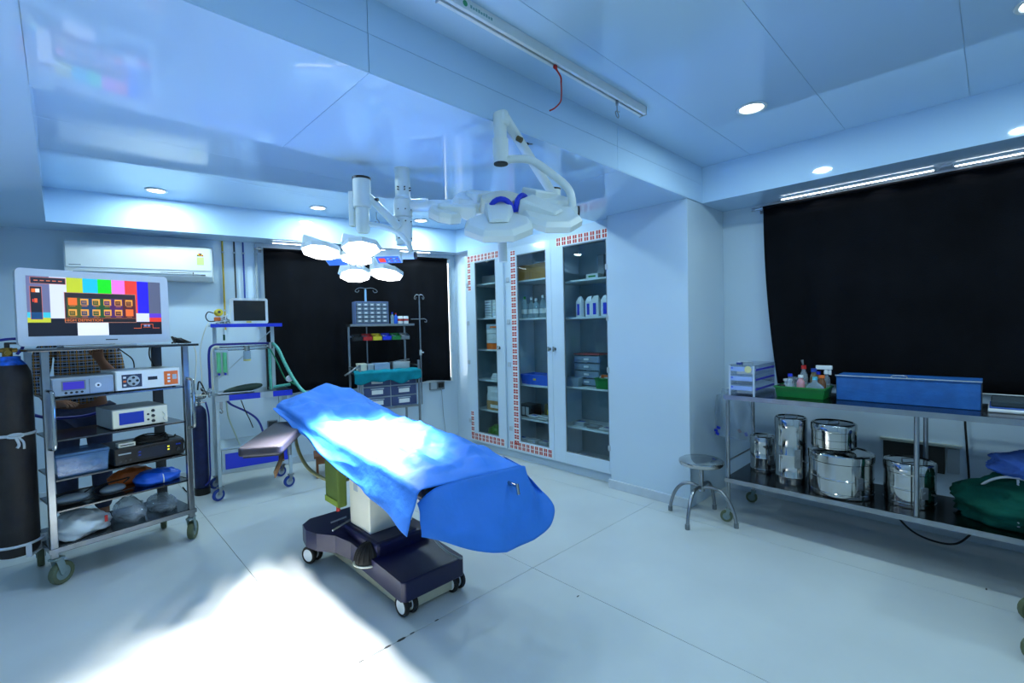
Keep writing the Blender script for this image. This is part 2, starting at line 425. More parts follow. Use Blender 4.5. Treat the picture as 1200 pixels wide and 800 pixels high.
def strip(p0, p1, label):
    p0 = Vector(p0); p1 = Vector(p1); d = p1 - p0
    t = thing('strip_light', label, 'ceiling light', p0, math.atan2(d.y, d.x), 'slim strip lights above the curtains')
    n = d.length
    MB().box(0, n, -.014, .014, -.012, 0).build('housing', WHITE, t)
    MB().box(.004, n - .004, -.007, .007, -.015, -.012).build('diffuser', LEDS, t)
strip((4.10, .27, Z1), (4.10, 1.165, Z1), 'long strip light above the right curtain, next to the pillar')
strip((4.10, -1.1, Z1), (4.10, .178, Z1), 'strip light above the right curtain, running out of the frame')
strip(WP(.30, .14, Z1), WP(.62, .14, Z1), 'short strip light above the left end of the far curtain')
strip(WP(1.35, .14, Z1), WP(2.05, .14, Z1), 'strip light above the right part of the far curtain')

# ------------------------------------------------------------------ curtains
def curtain(t, L, z0, z1, seed, amp=.018, edge=0.0):
    r = random.Random(seed); ph = [r.uniform(0, 6.28) for _ in range(5)]
    def fn(u, v):
        x = L * u; z = z0 + (z1 - z0) * v
        k = .35 + .65 * (1 - v)
        y = amp * k * (math.sin(x * 17 + ph[0] + .6 * math.sin(x * 3.1 + ph[1])) + .5 * math.sin(x * 31 + ph[2] + v) + .25 * math.sin(x * 7 + 2 * v + ph[3]))
        return (x + edge * (1 - v) ** 2 * (1 - u) ** 8, y, z + (1 - v) ** 6 * .012 * math.sin(x * 9 + ph[4]))
    MB().grid(fn, 150, 14).build('cloth_panel', BLACKCLOTH, t, smooth=180, solid=.002)
    MB().grid(lambda u, v: (L * u, math.copysign(.014, 1) * math.cos(6.2832 * v), z1 + .012 + .014 * math.sin(6.2832 * v)), 40, 10).build('rod_pocket', BLACKCLOTH, t, smooth=180)
cu = thing('curtain', 'black cloth curtain on the far wall behind the drawer rack', 'curtain', WP(.215, .085), ANG, 'black window curtains')
curtain(cu, 2.08, .80, 2.335, 3)
cr = thing('curtain', 'wide black curtain on the right wall above the steel table', 'curtain', (4.12, 1.30, 0), rad(-90), 'black window curtains')
curtain(cr, 2.5, .97, 2.36, 5, .014, .10)
def rod(t, L):
    MB().cyl((-.07, 0, 0), (L, 0, 0), .0105, n=12).build('tube', CHROME, t, smooth=40)
    MB().cyl((-.085, 0, 0), (-.065, 0, 0), .014, n=12).build('end_cap', STEEL, t, smooth=40)
    for x in (-.03, L - .05):
        MB().box(x - .008, x + .008, 0, .07, -.008, .008).box(x - .015, x + .015, .066, .07, -.03, .03).build('bracket', STEEL, t)
rod(thing('curtain_rod', 'chrome rod holding the far black curtain', 'curtain rod', WP(.215, .085, 2.347), ANG, 'chrome curtain rods'), 2.1)
rod(thing('curtain_rod', 'chrome rod holding the right black curtain', 'curtain rod', (4.12, 1.30, 2.372), rad(-90), 'chrome curtain rods'), 2.55)

# ------------------------------------------------------------------ air conditioner
ac = thing('air_conditioner', 'long white split air conditioner on the far wall above the monitor', 'air conditioner', WP(-1.335, .0, 1.985), ANG)
prof = [(-.002, .0), (-.14, .0), (-.195, .035), (-.205, .085), (-.205, .26), (-.19, .315), (-.15, .335), (-.002, .335)]
m = MB()
n = len(prof)
W_ = 1.095
m.add([(x, y, z) for x in (0, W_) for y, z in prof], [(i, (i + 1) % n, n + (i + 1) % n, n + i) for i in range(n)] + [tuple(range(n)), tuple(range(2 * n - 1, n - 1, -1))])
m.build('body', WHITE, ac, bevel=.006)
MB().box(.012, W_ - .012, -.212, -.203, .092, .318).build('front_panel', WHITE, ac, bevel=.006)
MB().obox((W_ * .5, -.175, .04), (W_ - .12, .075, .006), (rad(-32), 0, 0)).build('louver', LGREY, ac)
MB().box(W_ * .62, W_ - .17, -.204, -.198, .068, .071).build('air_slot', DGREY, ac)
MB().box(W_ - .165, W_ - .155, -.206, -.198, .05, .078).build('indicator', DGREY, ac)
MB().box(W_ - .10, W_ - .06, -.206, -.198, .05, .06).build('display', BLACK, ac)
st = MB().box(W_ - .125, W_ - .068, -.2135, -.212, .15, .225).build('energy_label', mat('label_yellow', rgb(205, 215, 130), .6), ac)
m = MB()
for k in range(6):
    a0 = math.pi * k / 6; a1 = math.pi * (k + 1) / 6
    m.add([(W_ - .097, -.2138, .235), (W_ - .097 + .028 * math.cos(a0), -.2138, .235 + .03 * math.sin(a0)), (W_ - .097 + .028 * math.cos(a1), -.2138, .235 + .03 * math.sin(a1))], [(0, 1, 2)], k % 3)
m.build('star_dial', [RED, YELLOW, BLACK], ac)
MB().box(.035, .115, -.2128, -.212, .109, .116).build('maker_mark', MGREY, ac)

# pipes and conduits on the far wall
for s, z0, mt, r, lab in ((-.155, 1.5, mat('yellow_pipe', rgb(190, 160, 40), .4), .008, 'thin yellow pipe running down the far wall'), (-.05, 1.6, DGREY, .008, 'dark grey conduit on the far wall, second pipe from the left'), (.03, 1.6, CAPBLUE, .008, 'blue pipe on the far wall beside the black curtain'), (.145, 1.5, LGREY, .011, 'light grey conduit nearest the black curtain')):
    t = thing('wall_pipe', lab, 'pipe', WP(s, .02), ANG, 'service pipes on the far wall')
    MB().cyl((0, 0, z0), (0, 0, 2.415), r, n=10).build('tube', mt, t, smooth=40)
    for z in (z0 + .2, 2.3):
        MB().box(-r - .006, r + .006, -r - .003, .018, z - .008, z + .008).build('clip', LGREY, t)

# sockets
so = thing('wall_socket', 'grey switch box under the right end of the far curtain', 'socket', WP(2.04, 0, .70), ANG)
MB().box(0, .20, -.035, 0, -.02, .09).build('back_box', MGREY, so, bevel=.004)
MB().box(.012, .09, -.039, -.034, -.008, .078).build('switch_plate', LGREY, so, bevel=.002)
MB().box(.11, .18, -.06, -.034, .01, .07).build('plug', BLACK, so, bevel=.006)
so2 = thing('wall_socket', 'small grey socket low on the wall behind the blue cart', 'socket', WP(.195, 0, .41), ANG)
MB().box(0, .1, -.03, 0, 0, .1).build('back_box', MGREY, so2, bevel=.004)
MB().box(.01, .09, -.034, -.029, .01, .09).build('face_plate', DGREY, so2, bevel=.002)
q = [WP(2.19, .05, .69), WP(2.2, .045, .55), WP(2.215, .03, .35), WP(2.23, .035, .18), WP(2.23, .06, .02), WP(2.1, .2, .008)]
tag(MB().tube(q, .005, 6, smooth=6).build('power_cable', LGREY, smooth=180), 'grey cable hanging from the switch box to the floor', 'cable')

# ------------------------------------------------------------------ ceiling track with cord and hook
tr = thing('ceiling_track', 'white drip track under the ceiling with a black slot and green logo', 'track', (1.045, 1.417, Z2 - .006))
m = MB().box(0, 1.42, -.022, -.006, -.045, 0).box(0, 1.42, .006, .022, -.045, 0).box(0, 1.42, -.006, .006, -.02, 0)
m.build('rail', WHITE, tr, bevel=.002)
MB().box(.004, 1.416, -.006, .006, -.026, -.021).build('slot', BLACK, tr)
for x in (-.004, 1.42):
    MB().box(x, x + .004, -.024, .024, -.048, 0).build('end_cap', LGREY, tr)
MB().lathe([(.0, 0), (.011, 0), (.011, .0008), (0, .0008)], (.10, -.0222, -.024), 16, axis=(0, -1, 0)).build('logo_disc', mat('logo_green', rgb(60, 160, 110), .5), tr)
m = MB()
for k in range(9): m.box(.125 + k * .013, .134 + k * .013, -.0226, -.022, -.030, -.030 + (.012, .009, .011)[k % 3])
m.build('logo_mark', mat('logo_text', rgb(120, 170, 170), .5), tr)
rc = thing('red_cord', 'red cord dangling from the ceiling track', 'cord', (1.685, 1.417, Z2 - .05))
MB().tube([(0, 0, 0), (.008, -.005, -.02), (.03, -.012, -.05), (.032, -.012, -.075)], [.005, .008, .011, .009, .005, .004], 8, smooth=4).build('toggle', RED, rc, smooth=180)
MB().tube([(.032, -.012, -.07), (.035, -.01, -.12), (.03, -.008, -.16), (.0, .0, -.195), (-.03, .008, -.215)], .0035, 8, smooth=6).build('cord', RED, rc, smooth=180)
hk = thing('track_hook', 'small metal hook with ring hanging from the ceiling track', 'hook', (2.20, 1.417, Z2 - .048))
MB().cyl((0, 0, 0), (0, 0, -.025), .008, n=10).cyl((0, 0, -.02), (0, 0, -.06), .003, n=8).build('shank', STEEL, hk, smooth=40)
MB().tube([(.013 * math.cos(a), .004 * math.sin(a), -.075 + .02 * math.sin(a)) for a in [k * 6.2832 / 16 for k in range(16)]], .0025, 6, closed=True).build('ring', STEEL, hk, smooth=180)
MB().cyl((.0, 0, -.06), (.022, 0, -.055), .003, n=8).build('gate', STEEL, hk)
bh = thing('ceiling_hook', 'small black hook screwed under the dropped beam', 'hook', (1.80, 1.72, Z1))
MB().lathe([(0, 0), (.016, 0), (.016, -.006), (.006, -.008), (.006, -.02), (.012, -.03), (.011, -.045), (.004, -.055), (0, -.055)], n=14).build('body', BLACK, bh, smooth=40)
MB().cyl((0, 0, -.004), (.03, -.02, -.001), .0025, n=6).build('wire', MGREY, bh)
fh = thing('ceiling_hook', 'thin wire hook hanging behind the lit surgical lamp', 'hook', (2.44, 4.53, Z2 - .006))
MB().tube([(0, 0, 0), (0, 0, -.07), (.014, -.014, -.09), (.018, -.018, -.115), (0, 0, -.135), (-.014, .014, -.115), (-.004, .004, -.10)], .006, 6, smooth=3).build('wire', STEEL, fh, smooth=180)
# ------------------------------------------------------------------ built-in glass cabinet
# local frame: x to the right along the cabinet front (world -Y), y into the wall (world +X)
CX, CY = 3.61, 4.475
kb = thing('glass_cabinet', 'tall white built-in cabinet with three glazed doors and red printed tape', 'cabinet', (CX, CY, 0), rad(-90))
CL = 2.09
m = MB().box(0, CL, .42, .44, .085, 2.335).box(0, .018, 0, .42, .085, 2.335).box(CL - .018, CL, 0, .42, .085, 2.335).box(.018, CL - .018, 0, .42, .085, .105).box(.018, CL - .018, 0, .42, 2.315, 2.335)
m.build('carcass', mat('cabinet_interior', rgb(150, 172, 180), .4), kb)
MB().box(.67, .69, .0, .42, .105, 2.315).build('divider', WALLM, kb)
MB().box(1.36, 1.375, .03, .42, .105, 2.315).build('divider', WALLM, kb)
SH = mat('shelf_white', rgb(205, 218, 222), .35)
for x0, x1, zs in ((.02, .668, (.46, .82, 1.185, 1.56, 1.97)), (.692, 1.358, (.435, .81, 1.535, 1.95)), (1.377, CL - .02, (.435, .835, 1.525, 1.89))):
    for z in zs:
        MB().box(x0, x1, .04, .418, z, z + .018).build('shelf', SH, kb, bevel=.002)
# face frame
m = MB().box(-.01, .035, -.03, 0, .085, 2.34).box(CL - .0, CL + .012, -.03, 0, .085, 2.34).box(.035, CL, -.03, 0, 2.325, 2.34).box(.665, .722, -.03, 0, .085, 2.325)
m.build('face_frame', PANEL, kb, bevel=.002)
TAPEW = mat('tape_white', rgb(222, 224, 226), .5)
def tape(parent, x0, z0, x1, z1, y, wd):
    """strip of white tape printed with small red blocks"""
    m = MB(); L = math.hypot(x1 - x0, z1 - z0); dx, dz = (x1 - x0) / L, (z1 - z0) / L; nx, nz = -dz, dx
    h = wd / 2
    def quad(a, b, c, d, yy, mi):
        m.add([(x0 + dx * s + nx * t, yy, z0 + dz * s + nz * t) for s, t in ((a, c), (b, c), (b, d), (a, d))], [(0, 1, 2, 3)], mi)
    quad(0, L, -h, h, y, 0)
    k = int(L / .062)
    for i in range(k):
        a = (i + .12) * L / k; b = (i + .80) * L / k; mid = (a + b) / 2
        for c, d in ((-h * .88, -h * .08), (h * .08, h * .88)):
            quad(a, mid - .003, c, d, y - .0006, 1); quad(mid + .003, b, c, d, y - .0006, 1)
    m.build('printed_tape', [TAPEW, REDTAPE], parent)
def door(x0, x1, gx0, gx1, handle_x, hinge_x, tapes, z0=.10, z1=2.325, gz0=.215, gz1=2.235):
    d = MB().box(x0, gx0, -.055, -.031, z0, z1).box(gx1, x1, -.055, -.031, z0, z1).box(gx0, gx1, -.055, -.031, z0, gz0).box(gx0, gx1, -.055, -.031, gz1, z1).build('door', PANEL, kb, bevel=.0025)
    MB().box(gx0, gx1, -.046, -.041, gz0, gz1).build('glass_pane', GLASS, d)
    m = MB().box(gx0, gx0 + .008, -.052, -.038, gz0, gz1).box(gx1 - .008, gx1, -.052, -.038, gz0, gz1).box(gx0, gx1, -.052, -.038, gz0, gz0 + .008).box(gx0, gx1, -.052, -.038, gz1 - .008, gz1)
    m.build('gasket', MGREY, d)
    m = MB().cyl((handle_x, -.055, 1.23), (handle_x, -.085, 1.23), .007, n=10).cyl((handle_x, -.08, 1.205), (handle_x, -.08, 1.255), .008, n=10).lathe([(0, 0), (.018, 0), (.018, .004), (0, .004)], (handle_x, -.0555, 1.23), 14, axis=(0, -1, 0))
    m.build('handle', CHROME, d, smooth=40)
    for z in (.34, 1.05, 1.52, 1.98):
        if hinge_x is not None: MB().box(hinge_x - .022, hinge_x + .022, -.066, -.055, z - .025, z + .025).build('hinge', LGREY, d, bevel=.003)
    for a in tapes: tape(d, *a)
    return d
door(.012, .68, .19, .553, .60, .05, [(.06, 2.282, .62, 2.282, -.0562, .078), (.06, .16, .65, .16, -.0562, .085), (.09, 2.24, .09, 1.90, -.0566, .055), (.09, .46, .09, .15, -.0566, .055)])
door(.722, 1.384, .897, 1.315, 1.352, .76, [(.735, .16, 1.36, .16, -.0562, .085), (.845, 2.29, .845, .16, -.0566, .075)])
door(1.386, CL + .002, 1.539, 2.047, 1.42, CL - .03, [(1.46, 2.285, 2.07, 2.285, -.0562, .085)])

def inC(x, y, z): return (CX + y, CY - x, z)
GRP1, GRP2, GRP3 = 'things on the left cabinet shelves', 'things on the middle cabinet shelves', 'things on the right cabinet shelves'
def carton(name, label, x, y, z, sx, sy, sz, mt, lid=None, rz=0.0, grp=None, cat='box', band=None):
    t = thing(name, label, cat, inC(x, y, z), rad(-90) + rz, grp)
    MB().box(-sx / 2, sx / 2, -sy / 2, sy / 2, 0, sz * (.8 if lid else 1)).build('body', mt, t, bevel=.003)
    if lid: MB().box(-sx / 2 - .003, sx / 2 + .003, -sy / 2 - .003, sy / 2 + .003, sz * .8, sz).build('lid', lid, t, bevel=.003)
    if band: MB().box(-sx * .3, sx * .3, -sy / 2 - .0015, -sy / 2, sz * .25, sz * .6).build('label_sticker', band, t)
    return t
# left door
carton('carton', 'grey slanted box leaning on the top shelf of the left cabinet door', .22, .2, 1.989, .20, .16, .10, MGREY, None, .3, GRP1)
tag(MB().blob((.0, 0, .07), (.13, .10, .07), fn=lambda d: 1 + .18 * math.sin(9 * d.x + 4 * d.y) * math.cos(7 * d.z)).build('crumpled_bag', mat('yellow_white_wrap', rgb(190, 185, 130), .7, var=.4, scale=20), None, inC(.48, .2, 1.99), smooth=60), 'crumpled yellowish bag on the top left cabinet shelf', 'bag', GRP1)
for c in range(3):
    for k in range(7):
        tag(MB().box(-.06, .06, -.08, .08, 0, .026).build('tray', WHITE, None, inC(.24 + c * .14, .18, 1.579 + k * .031), (0, 0, rad(-90)), bevel=.004),
            ['white tray in the left stack on the second left shelf', 'white tray in the middle stack on the second left shelf', 'white tray in the right stack on the second left shelf'][c], 'tray', 'stacked white trays')
for k, (mt, h, lab) in enumerate(((ORANGE, .07, 'orange carton at the bottom of the pile on third left shelf'), (CARD2, .05, 'lower pale carton in the pile on third left shelf'), (CARD2, .06, 'middle pale carton in the pile on third left shelf'), (CARD2, .05, 'upper pale carton in the pile on third left shelf'), (LGREY, .06, 'topmost grey carton in the pile on third left shelf'))):
    z = 1.204 + [0, .072, .124, .186, .238][k]
    carton('carton', lab, .40, .18, z, .33, .22, h, mt, None, .02 * (k % 2), GRP1, band=ORANGE if k == 4 else None)
for k in range(3):
    tag(MB().box(-.13 + .015 * k, .13 - .015 * k, -.09, .09, 0, .024).build('pack', PAPER, None, inC(.38, .2, .8385 + .025 * k), (0, 0, rad(-90) + .1 * k), bevel=.005), ['lowest', 'middle', 'topmost'][k] + ' white pack in the pile on the fourth left shelf', 'pack', 'white packs on the fourth left shelf')
for k, (mt, lab) in enumerate(((CARD, 'brown carton at the bottom of the fifth left shelf'), (CARD2, 'white box stacked on the brown carton'), (CARD2, 'topmost white box of the pile on the fifth left shelf'))):
    carton('carton', lab, .39, .18, .479 + [0, .112, .198][k], .34 - .02 * k, .24, [.11, .085, .08][k], mt, None, 0, GRP1, band=PAPER)
tag(MB().blob((0, 0, .09), (.13, .12, .09), fn=lambda d: 1 + .15 * math.sin(8 * d.x) * math.cos(9 * d.y)).build('packet', mat('green_printed_wrap', rgb(70, 120, 40), .6, var=.6, scale=16), None, inC(.30, .18, .107), smooth=60), 'green printed packets on the bottom left shelf', 'packet', GRP1)
tag(MB().blob((0, 0, .06), (.075, .10, .06), fn=lambda d: 1 + .15 * math.sin(8 * d.x) * math.cos(9 * d.y)).build('packet', mat('red_yellow_wrap', rgb(150, 90, 60), .6, var=.5, scale=20), None, inC(.57, .16, .107), smooth=60), 'red and yellow packet on the bottom left shelf', 'packet', GRP1)
# middle door
carton('carton', 'large open brown carton on the top middle shelf', .98, .22, 1.969, .42, .25, .17, CARD, None, 0, GRP2)
carton('carton', 'flat cardboard sheet on the big brown carton', 1.1, .24, 2.142, .24, .2, .02, CARD2, None, .1, GRP2)
def bottle(t, r, h, mt, cap, n=16, neck=.35):
    MB().lathe([(0, 0), (r * .95, 0), (r, .006), (r, h * .62), (r * .85, h * .72), (r * neck, h * .82), (r * neck, h * .9), (0, h * .9)], n=n).build('body', mt, t, smooth=50)
    MB().lathe([(0, h * .88), (r * neck * 1.25, h * .88), (r * neck * 1.2, h), (0, h)], n=n).build('cap', cap, t, smooth=50)
WATER = glassy('clear_bottle', (.88, .95, .97), .05, .05, .3, rgb(190, 220, 235))
names = ['leftmost', 'second', 'third', 'fourth', 'fifth', 'rightmost']
for k in range(6):
    t = thing('saline_bottle', names[k] + ' clear bottle in the row on the second middle shelf', 'bottle', inC(.82 + k * .085, .14 + .02 * (k % 2), 1.554), 0, GRP2)
    bottle(t, .036, .245 - .015 * (k % 3), WATER, GREEN if k == 0 else WHITE)
    MB().lathe([(.0365, .05), (.0368, .05), (.0368, .10), (.0365, .10)], n=16).build('label_sticker', PAPER, t)
bn = thing('plastic_bin', 'bright blue open plastic basket on the middle cabinet shelf', 'basket', inC(1.02, .18, .829), rad(-90), GRP2)
def open_tray(t, sx, sy, h, mt, taper=.9, th=.006, rim=.012):
    m = MB()
    a = [(-sx / 2, -sy / 2), (sx / 2, -sy / 2), (sx / 2, sy / 2), (-sx / 2, sy / 2)]
    b = [(x * taper, y * taper) for x, y in a]
    ia = [(x * (1 - 2 * th / sx), y * (1 - 2 * th / sy)) for x, y in a]; ib = [(x * (1 - 2 * th / sx), y * (1 - 2 * th / sy)) for x, y in b]
    v = [(x, y, 0) for x, y in b] + [(x, y, h) for x, y in a] + [(x, y, h) for x, y in ia] + [(x, y, th) for x, y in ib]
    f = [(3, 2, 1, 0)] + [(i, (i + 1) % 4, 4 + (i + 1) % 4, 4 + i) for i in range(4)] + [(4 + i, 4 + (i + 1) % 4, 8 + (i + 1) % 4, 8 + i) for i in range(4)] + [(8 + i, 8 + (i + 1) % 4, 12 + (i + 1) % 4, 12 + i) for i in range(4)] + [(12, 13, 14, 15)]
    m.add(v, f); o = m.build('body', mt, t, bevel=.002)
    m = MB()
    for i in range(4):
        (x0, y0), (x1, y1) = a[i], a[(i + 1) % 4]
        m.bar((x0, y0, h - rim / 2), (x1, y1, h - rim / 2), rim, rim)
    m.build('rim', mt, t, bevel=.002)
    return o
open_tray(bn, .44, .24, .11, BLUE2)
MB().box(-.16, .16, -.08, .08, .03, .085).build('contents', PAPER, bn, bevel=.01)
MB().box(-.02, .02, -.1215, -.119, .05, .07).build('label_sticker', YELLOW, bn)
def organizer_file(label, x, y, z):
    t = thing('file_holder', label, 'file holder', inC(x, y, z), rad(-90), GRP2)
    MB().box(-.1, .1, -.09, .09, 0, .13).build('body', BLACK, t, bevel=.003)
    for k in range(3): MB().box(-.085 + k * .06, -.045 + k * .06, -.096, -.09, .02, .11).build('spine_label', PAPER, t)
organizer_file('black file holder with white labels on the fourth middle shelf', .80, .2, .454)
carton('carton', 'small yellow and dark carton behind the packets on the fourth middle shelf', 1.13, .27, .454, .2, .14, .15, mat('dark_olive_card', rgb(110, 105, 60), .7), None, 0, GRP2, band=YELLOW)
def packets(label, x, y, z, nn, sp, mats_, grp, seed, cat='packets', h=.012):
    r = random.Random(seed)
    for k in range(nn):
        col_, row_ = k % 3, k // 3
        lx, ly = (col_ - 1) * sp + r.uniform(-.003, .003), r.uniform(-.02, .02)
        t = thing('packet', label, 'packet', inC(x + lx, y + ly, z + row_ * (h + .001)), rad(-90) + r.uniform(-.08, .08), label)
        MB().box(-.066, .066, -.05, .05, 0, h).build('pouch', mats_[k % len(mats_)], t, bevel=.004)
        MB().box(-.072, -.066, -.05, .05, h * .4, h * .55).box(.066, .072, -.05, .05, h * .4, h * .55).build('sealed_edge', LGREY, t)
        MB().box(-.04, .04, -.025, .025, h, h + .0008).build('print', [BLUECLOTH, LGREY, CAPBLUE][k % 3], t)
packets('white and blue syringe packet in the heap on the fourth middle shelf', 1.13, .11, .454, 9, .152, [PAPER, CARD2, BLUECLOTH], GRP2, 1)
packets('white dressing packet in the heap on the bottom middle shelf', .93, .13, .1065, 12, .165, [PAPER, CARD2, LGREY], GRP2, 2, h=.026)
tag(MB().blob((0, 0, .1), (.10, .1, .1), fn=lambda d: 1 + .12 * math.sin(8 * d.x + 2) * math.cos(9 * d.y)).build('plastic_bag', BAGW, None, inC(1.24, .29, .115), smooth=60), 'white plastic bag at the right of the bottom middle shelf', 'bag', GRP2)
# right door
carton('carton', 'small green and white box on the top right shelf', 1.79, .12, 1.909, .13, .1, .045, CARD2, None, .1, GRP3, band=GREEN)
carton('carton', 'tall grey box standing on the top right shelf', 1.80, .26, 1.909, .07, .1, .24, MGREY, None, 0, GRP3)
carton('carton', 'dark box in the right corner of the top right shelf', 1.97, .2, 1.909, .13, .12, .13, DGREY, None, 0, GRP3)
for k in range(5):
    t = thing('spray_pouch', names[k] + ' white pouch with blue print on the second right shelf', 'pouch', inC(1.60 + k * .095, .13 + .03 * (k % 2), 1.544), rad(-90) + .15 * (k - 2), GRP3)
    MB().prism([(-.045, -.02), (.045, -.02), (.045, .02), (-.045, .02)], 0, .15).build('body', WHITE, t, bevel=.006)
    v = [(-.045, -.02, .15), (.045, -.02, .15), (.045, .02, .15), (-.045, .02, .15), (-.02, 0, .20), (.03, 0, .205)]
    MB().add(v, [(0, 1, 5, 4), (2, 3, 4, 5), (1, 2, 5), (3, 0, 4), (3, 2, 1, 0)]).build('top_fold', WHITE, t)
    MB().box(-.018, .018, -.0225, -.021, .02, .13).build('print', BLUE, t)
t = thing('drawer_box', 'clear stacked drawer box with red lid on the right cabinet shelf', 'drawer box', inC(1.66, .24, .854), rad(-90), GRP3)
MB().box(-.155, .155, -.1, .1, 0, .004).box(-.155, .155, .096, .1, .004, .31).box(-.155, -.151, -.1, .096, .004, .31).box(.151, .155, -.1, .096, .004, .31).build('shell', MILKY, t)
MB().box(-.16, .16, -.105, .105, .312, .325).build('lid', mat('red_lid', rgb(150, 60, 60), .5), t, bevel=.003)
for k in range(4):
    d = MB().box(-.148, .148, -.104, -.098, .012 + k * .075, .075 + k * .075).build('drawer', MILKY, t, bevel=.002)
    MB().box(-.03, .03, -.108, -.104, .035 + k * .075, .055 + k * .075).build('pull', PAPER, d)
    MB().box(-.135, .135, -.09, .09, .012 + k * .075, .05 + k * .075).build('contents', [MGREY, DGREY, LGREY, CARD][k], d)
t = thing('basin', 'clear flat tray with papers on the right cabinet shelf', 'tray', inC(1.53, .08, .854), rad(-90), GRP3)
open_tray(t, .20, .08, .09, MILKY)
MB().obox((0, 0, .05), (.15, .05, .03), (.1, .1, .05)).build('papers', CARD2, t)
t = thing('plastic_bin', 'dark green open basket on the right cabinet shelf', 'basket', inC(1.945, .12, .854), rad(-90), GRP3)
open_tray(t, .24, .16, .105, GREEN)
MB().obox((0, 0, .1), (.18, .08, .03), (.15, .1, .2)).build('packet', [PAPER, RED][0], t, bevel=.004)
MB().obox((-.03, -.02, .115), (.09, .05, .02), (.15, .1, .5)).build('packet', ORANGE, t, bevel=.004)
packets('grey instrument packet on the fourth right shelf', 1.75, .13, .454, 7, .17, [LGREY, MGREY, CARD2], GRP3, 5)
packets('blue and white drape pack on the bottom right shelf', 1.76, .13, .1065, 9, .19, [BLUECLOTH, LGREY, PAPER], GRP3, 6, h=.014)

# ------------------------------------------------------------------ drawer rack by the far curtain
rk = thing('instrument_rack', 'steel rack trolley by the far curtain with upper shelf and drawer tier', 'trolley', WP(.99, .65), ANG)
# local x along wall, y towards the wall (0 = front)
RW = .70; RD = .30
for x, y, z1_ in ((.06, 0, 1.10), (RW, 0, 1.12), (.015, RD, 1.53), (.64, RD, 1.53)):
    MB().bar((x, y, .10), (x, y, z1_), .022, .022).build('post', STEEL, rk, bevel=.003)
MB().box(0, .71, RD - .17, RD + .03, 1.505, 1.53).build('top_shelf', STEEL, rk, bevel=.003)
MB().box(.02, .66, RD - .02, RD - .005, 1.385, 1.405).build('bin_rail', STEEL, rk)
MB().box(.03, RW, .0, RD, .985, 1.0).build('mid_shelf', STEEL, rk, bevel=.003)
MB().box(.03, RW, 0, RD, .60, .615).build('drawer_shelf', STEEL, rk, bevel=.003)
MB().box(.03, RW, 0, RD, .22, .235).build('bottom_shelf', STEEL, rk, bevel=.003)
MB().tube([(.06, -.0, 1.09), (.02, -.05, 1.08), (-.06, -.06, 1.03), (-.10, -.04, 1.0)], .009, 8, smooth=5).build('push_handle', STEEL, rk, smooth=180)
MB().tube([(RW, -.012, 1.06), (RW, RD, 1.06)], .008, 8).tube([(.06, 0, 1.06), (.015, RD, 1.06)], .008, 8).build('side_rail', STEEL, rk, smooth=180)
def caster(parent, x, y, r, yaw=0.0, fork=CASTERG, tyre=TYRE, hub=CASTERG, top=None, wd=.028):
    """swivel caster standing on the floor, stem at (x, y)"""
    top = 2 * r + .03 if top is None else top
    c = MB()
    ca, sa = math.cos(yaw), math.sin(yaw)
    ox = r * .35
    cx, cy = x + ca * ox, y + sa * ox
    ax = Vector((-sa, ca, 0))
    for sgn in (-1, 1):
        p = Vector((cx, cy, r)) + ax * sgn * (wd / 2 + .004)
        q = Vector((x, y, top - .012)) + ax * sgn * (wd / 2 + .004)
        c.bar(p, q, .004, r * .6)
    c.obox((x, y, top - .008), (r * .9, wd + .014, .012), (0, 0, yaw)); c.cyl((x, y, top - .006), (x, y, top + .012), .011, n=10)
    f = c.build('caster', fork, parent, bevel=.002)
    p = Vector((cx, cy, r))
    MB().lathe([(r * .62, -wd / 2), (r * .93, -wd / 2), (r, -wd / 4), (r, wd / 4), (r * .93, wd / 2), (r * .62, wd / 2)], p, 20, axis=ax).build('tyre', tyre, f, smooth=40)
    MB().lathe([(0, -wd * .36), (r * .2, -wd * .5), (r * .25, -wd * .36), (r * .66, -wd * .4), (r * .66, wd * .4), (r * .25, wd * .36), (r * .2, wd * .5), (0, wd * .36)], p, 20, axis=ax).build('hub', hub, f, smooth=40)
    return f
for x, y in ((.06, 0), (RW, 0), (.015, RD), (.64, RD)): caster(rk, x, y, .04, .4, top=.10)
dw = mat('drawer_navy', rgb(52, 68, 112), .5)
t = thing('drawer_unit', 'grey drawer block with navy fronts under the teal cloth', 'drawer unit', WP(.99, .65), ANG)
MB().box(.085, .685, .03, .28, .616, .975).build('case', LGREY, t, bevel=.003)
for r_ in range(3):
    for c_ in range(2):
        x0 = .10 + c_ * .292; z0 = .63 + r_ * .115
        d = MB().box(x0, x0 + .28, .018, .032, z0, z0 + .10).build('drawer', dw, t, bevel=.003)
        MB().box(x0 + .08, x0 + .20, .016, .0185, z0 + .025, z0 + .07).build('label_sticker', PAPER, d)
        MB().box(x0 + .07, x0 + .21, .012, .018, z0 + .078, z0 + .09).build('pull', LGREY, d)
t = thing('parts_organizer', 'blue-grey organizer with twenty-five small drawers on top of the rack', 'organizer', WP(1.065, .42, 1.531), ANG)
MB().box(0, .37, 0, .15, 0, .25).build('case', mat('organizer_blue', rgb(88, 108, 150), .5), t, bevel=.003)
MB().box(.012, .358, -.004, 0, .012, .238).build('front_frame', mat('organizer_navy', rgb(30, 38, 70), .5), t)
dm = MB().box(-.031, .031, -.012, -.004, -.019, .019)
for r_ in range(5):
    for c_ in range(5):
        o = MB().box(-.030, .030, -.012, -.004, -.018, .018).build('drawer', MILKY, t, (.048 + c_ * .0685, 0, .035 + r_ * .045))
        MB().box(-.014, .014, -.015, -.012, -.008, .006).build('pull', PAPER, o)
tb = ('things on the top of the drawer rack')
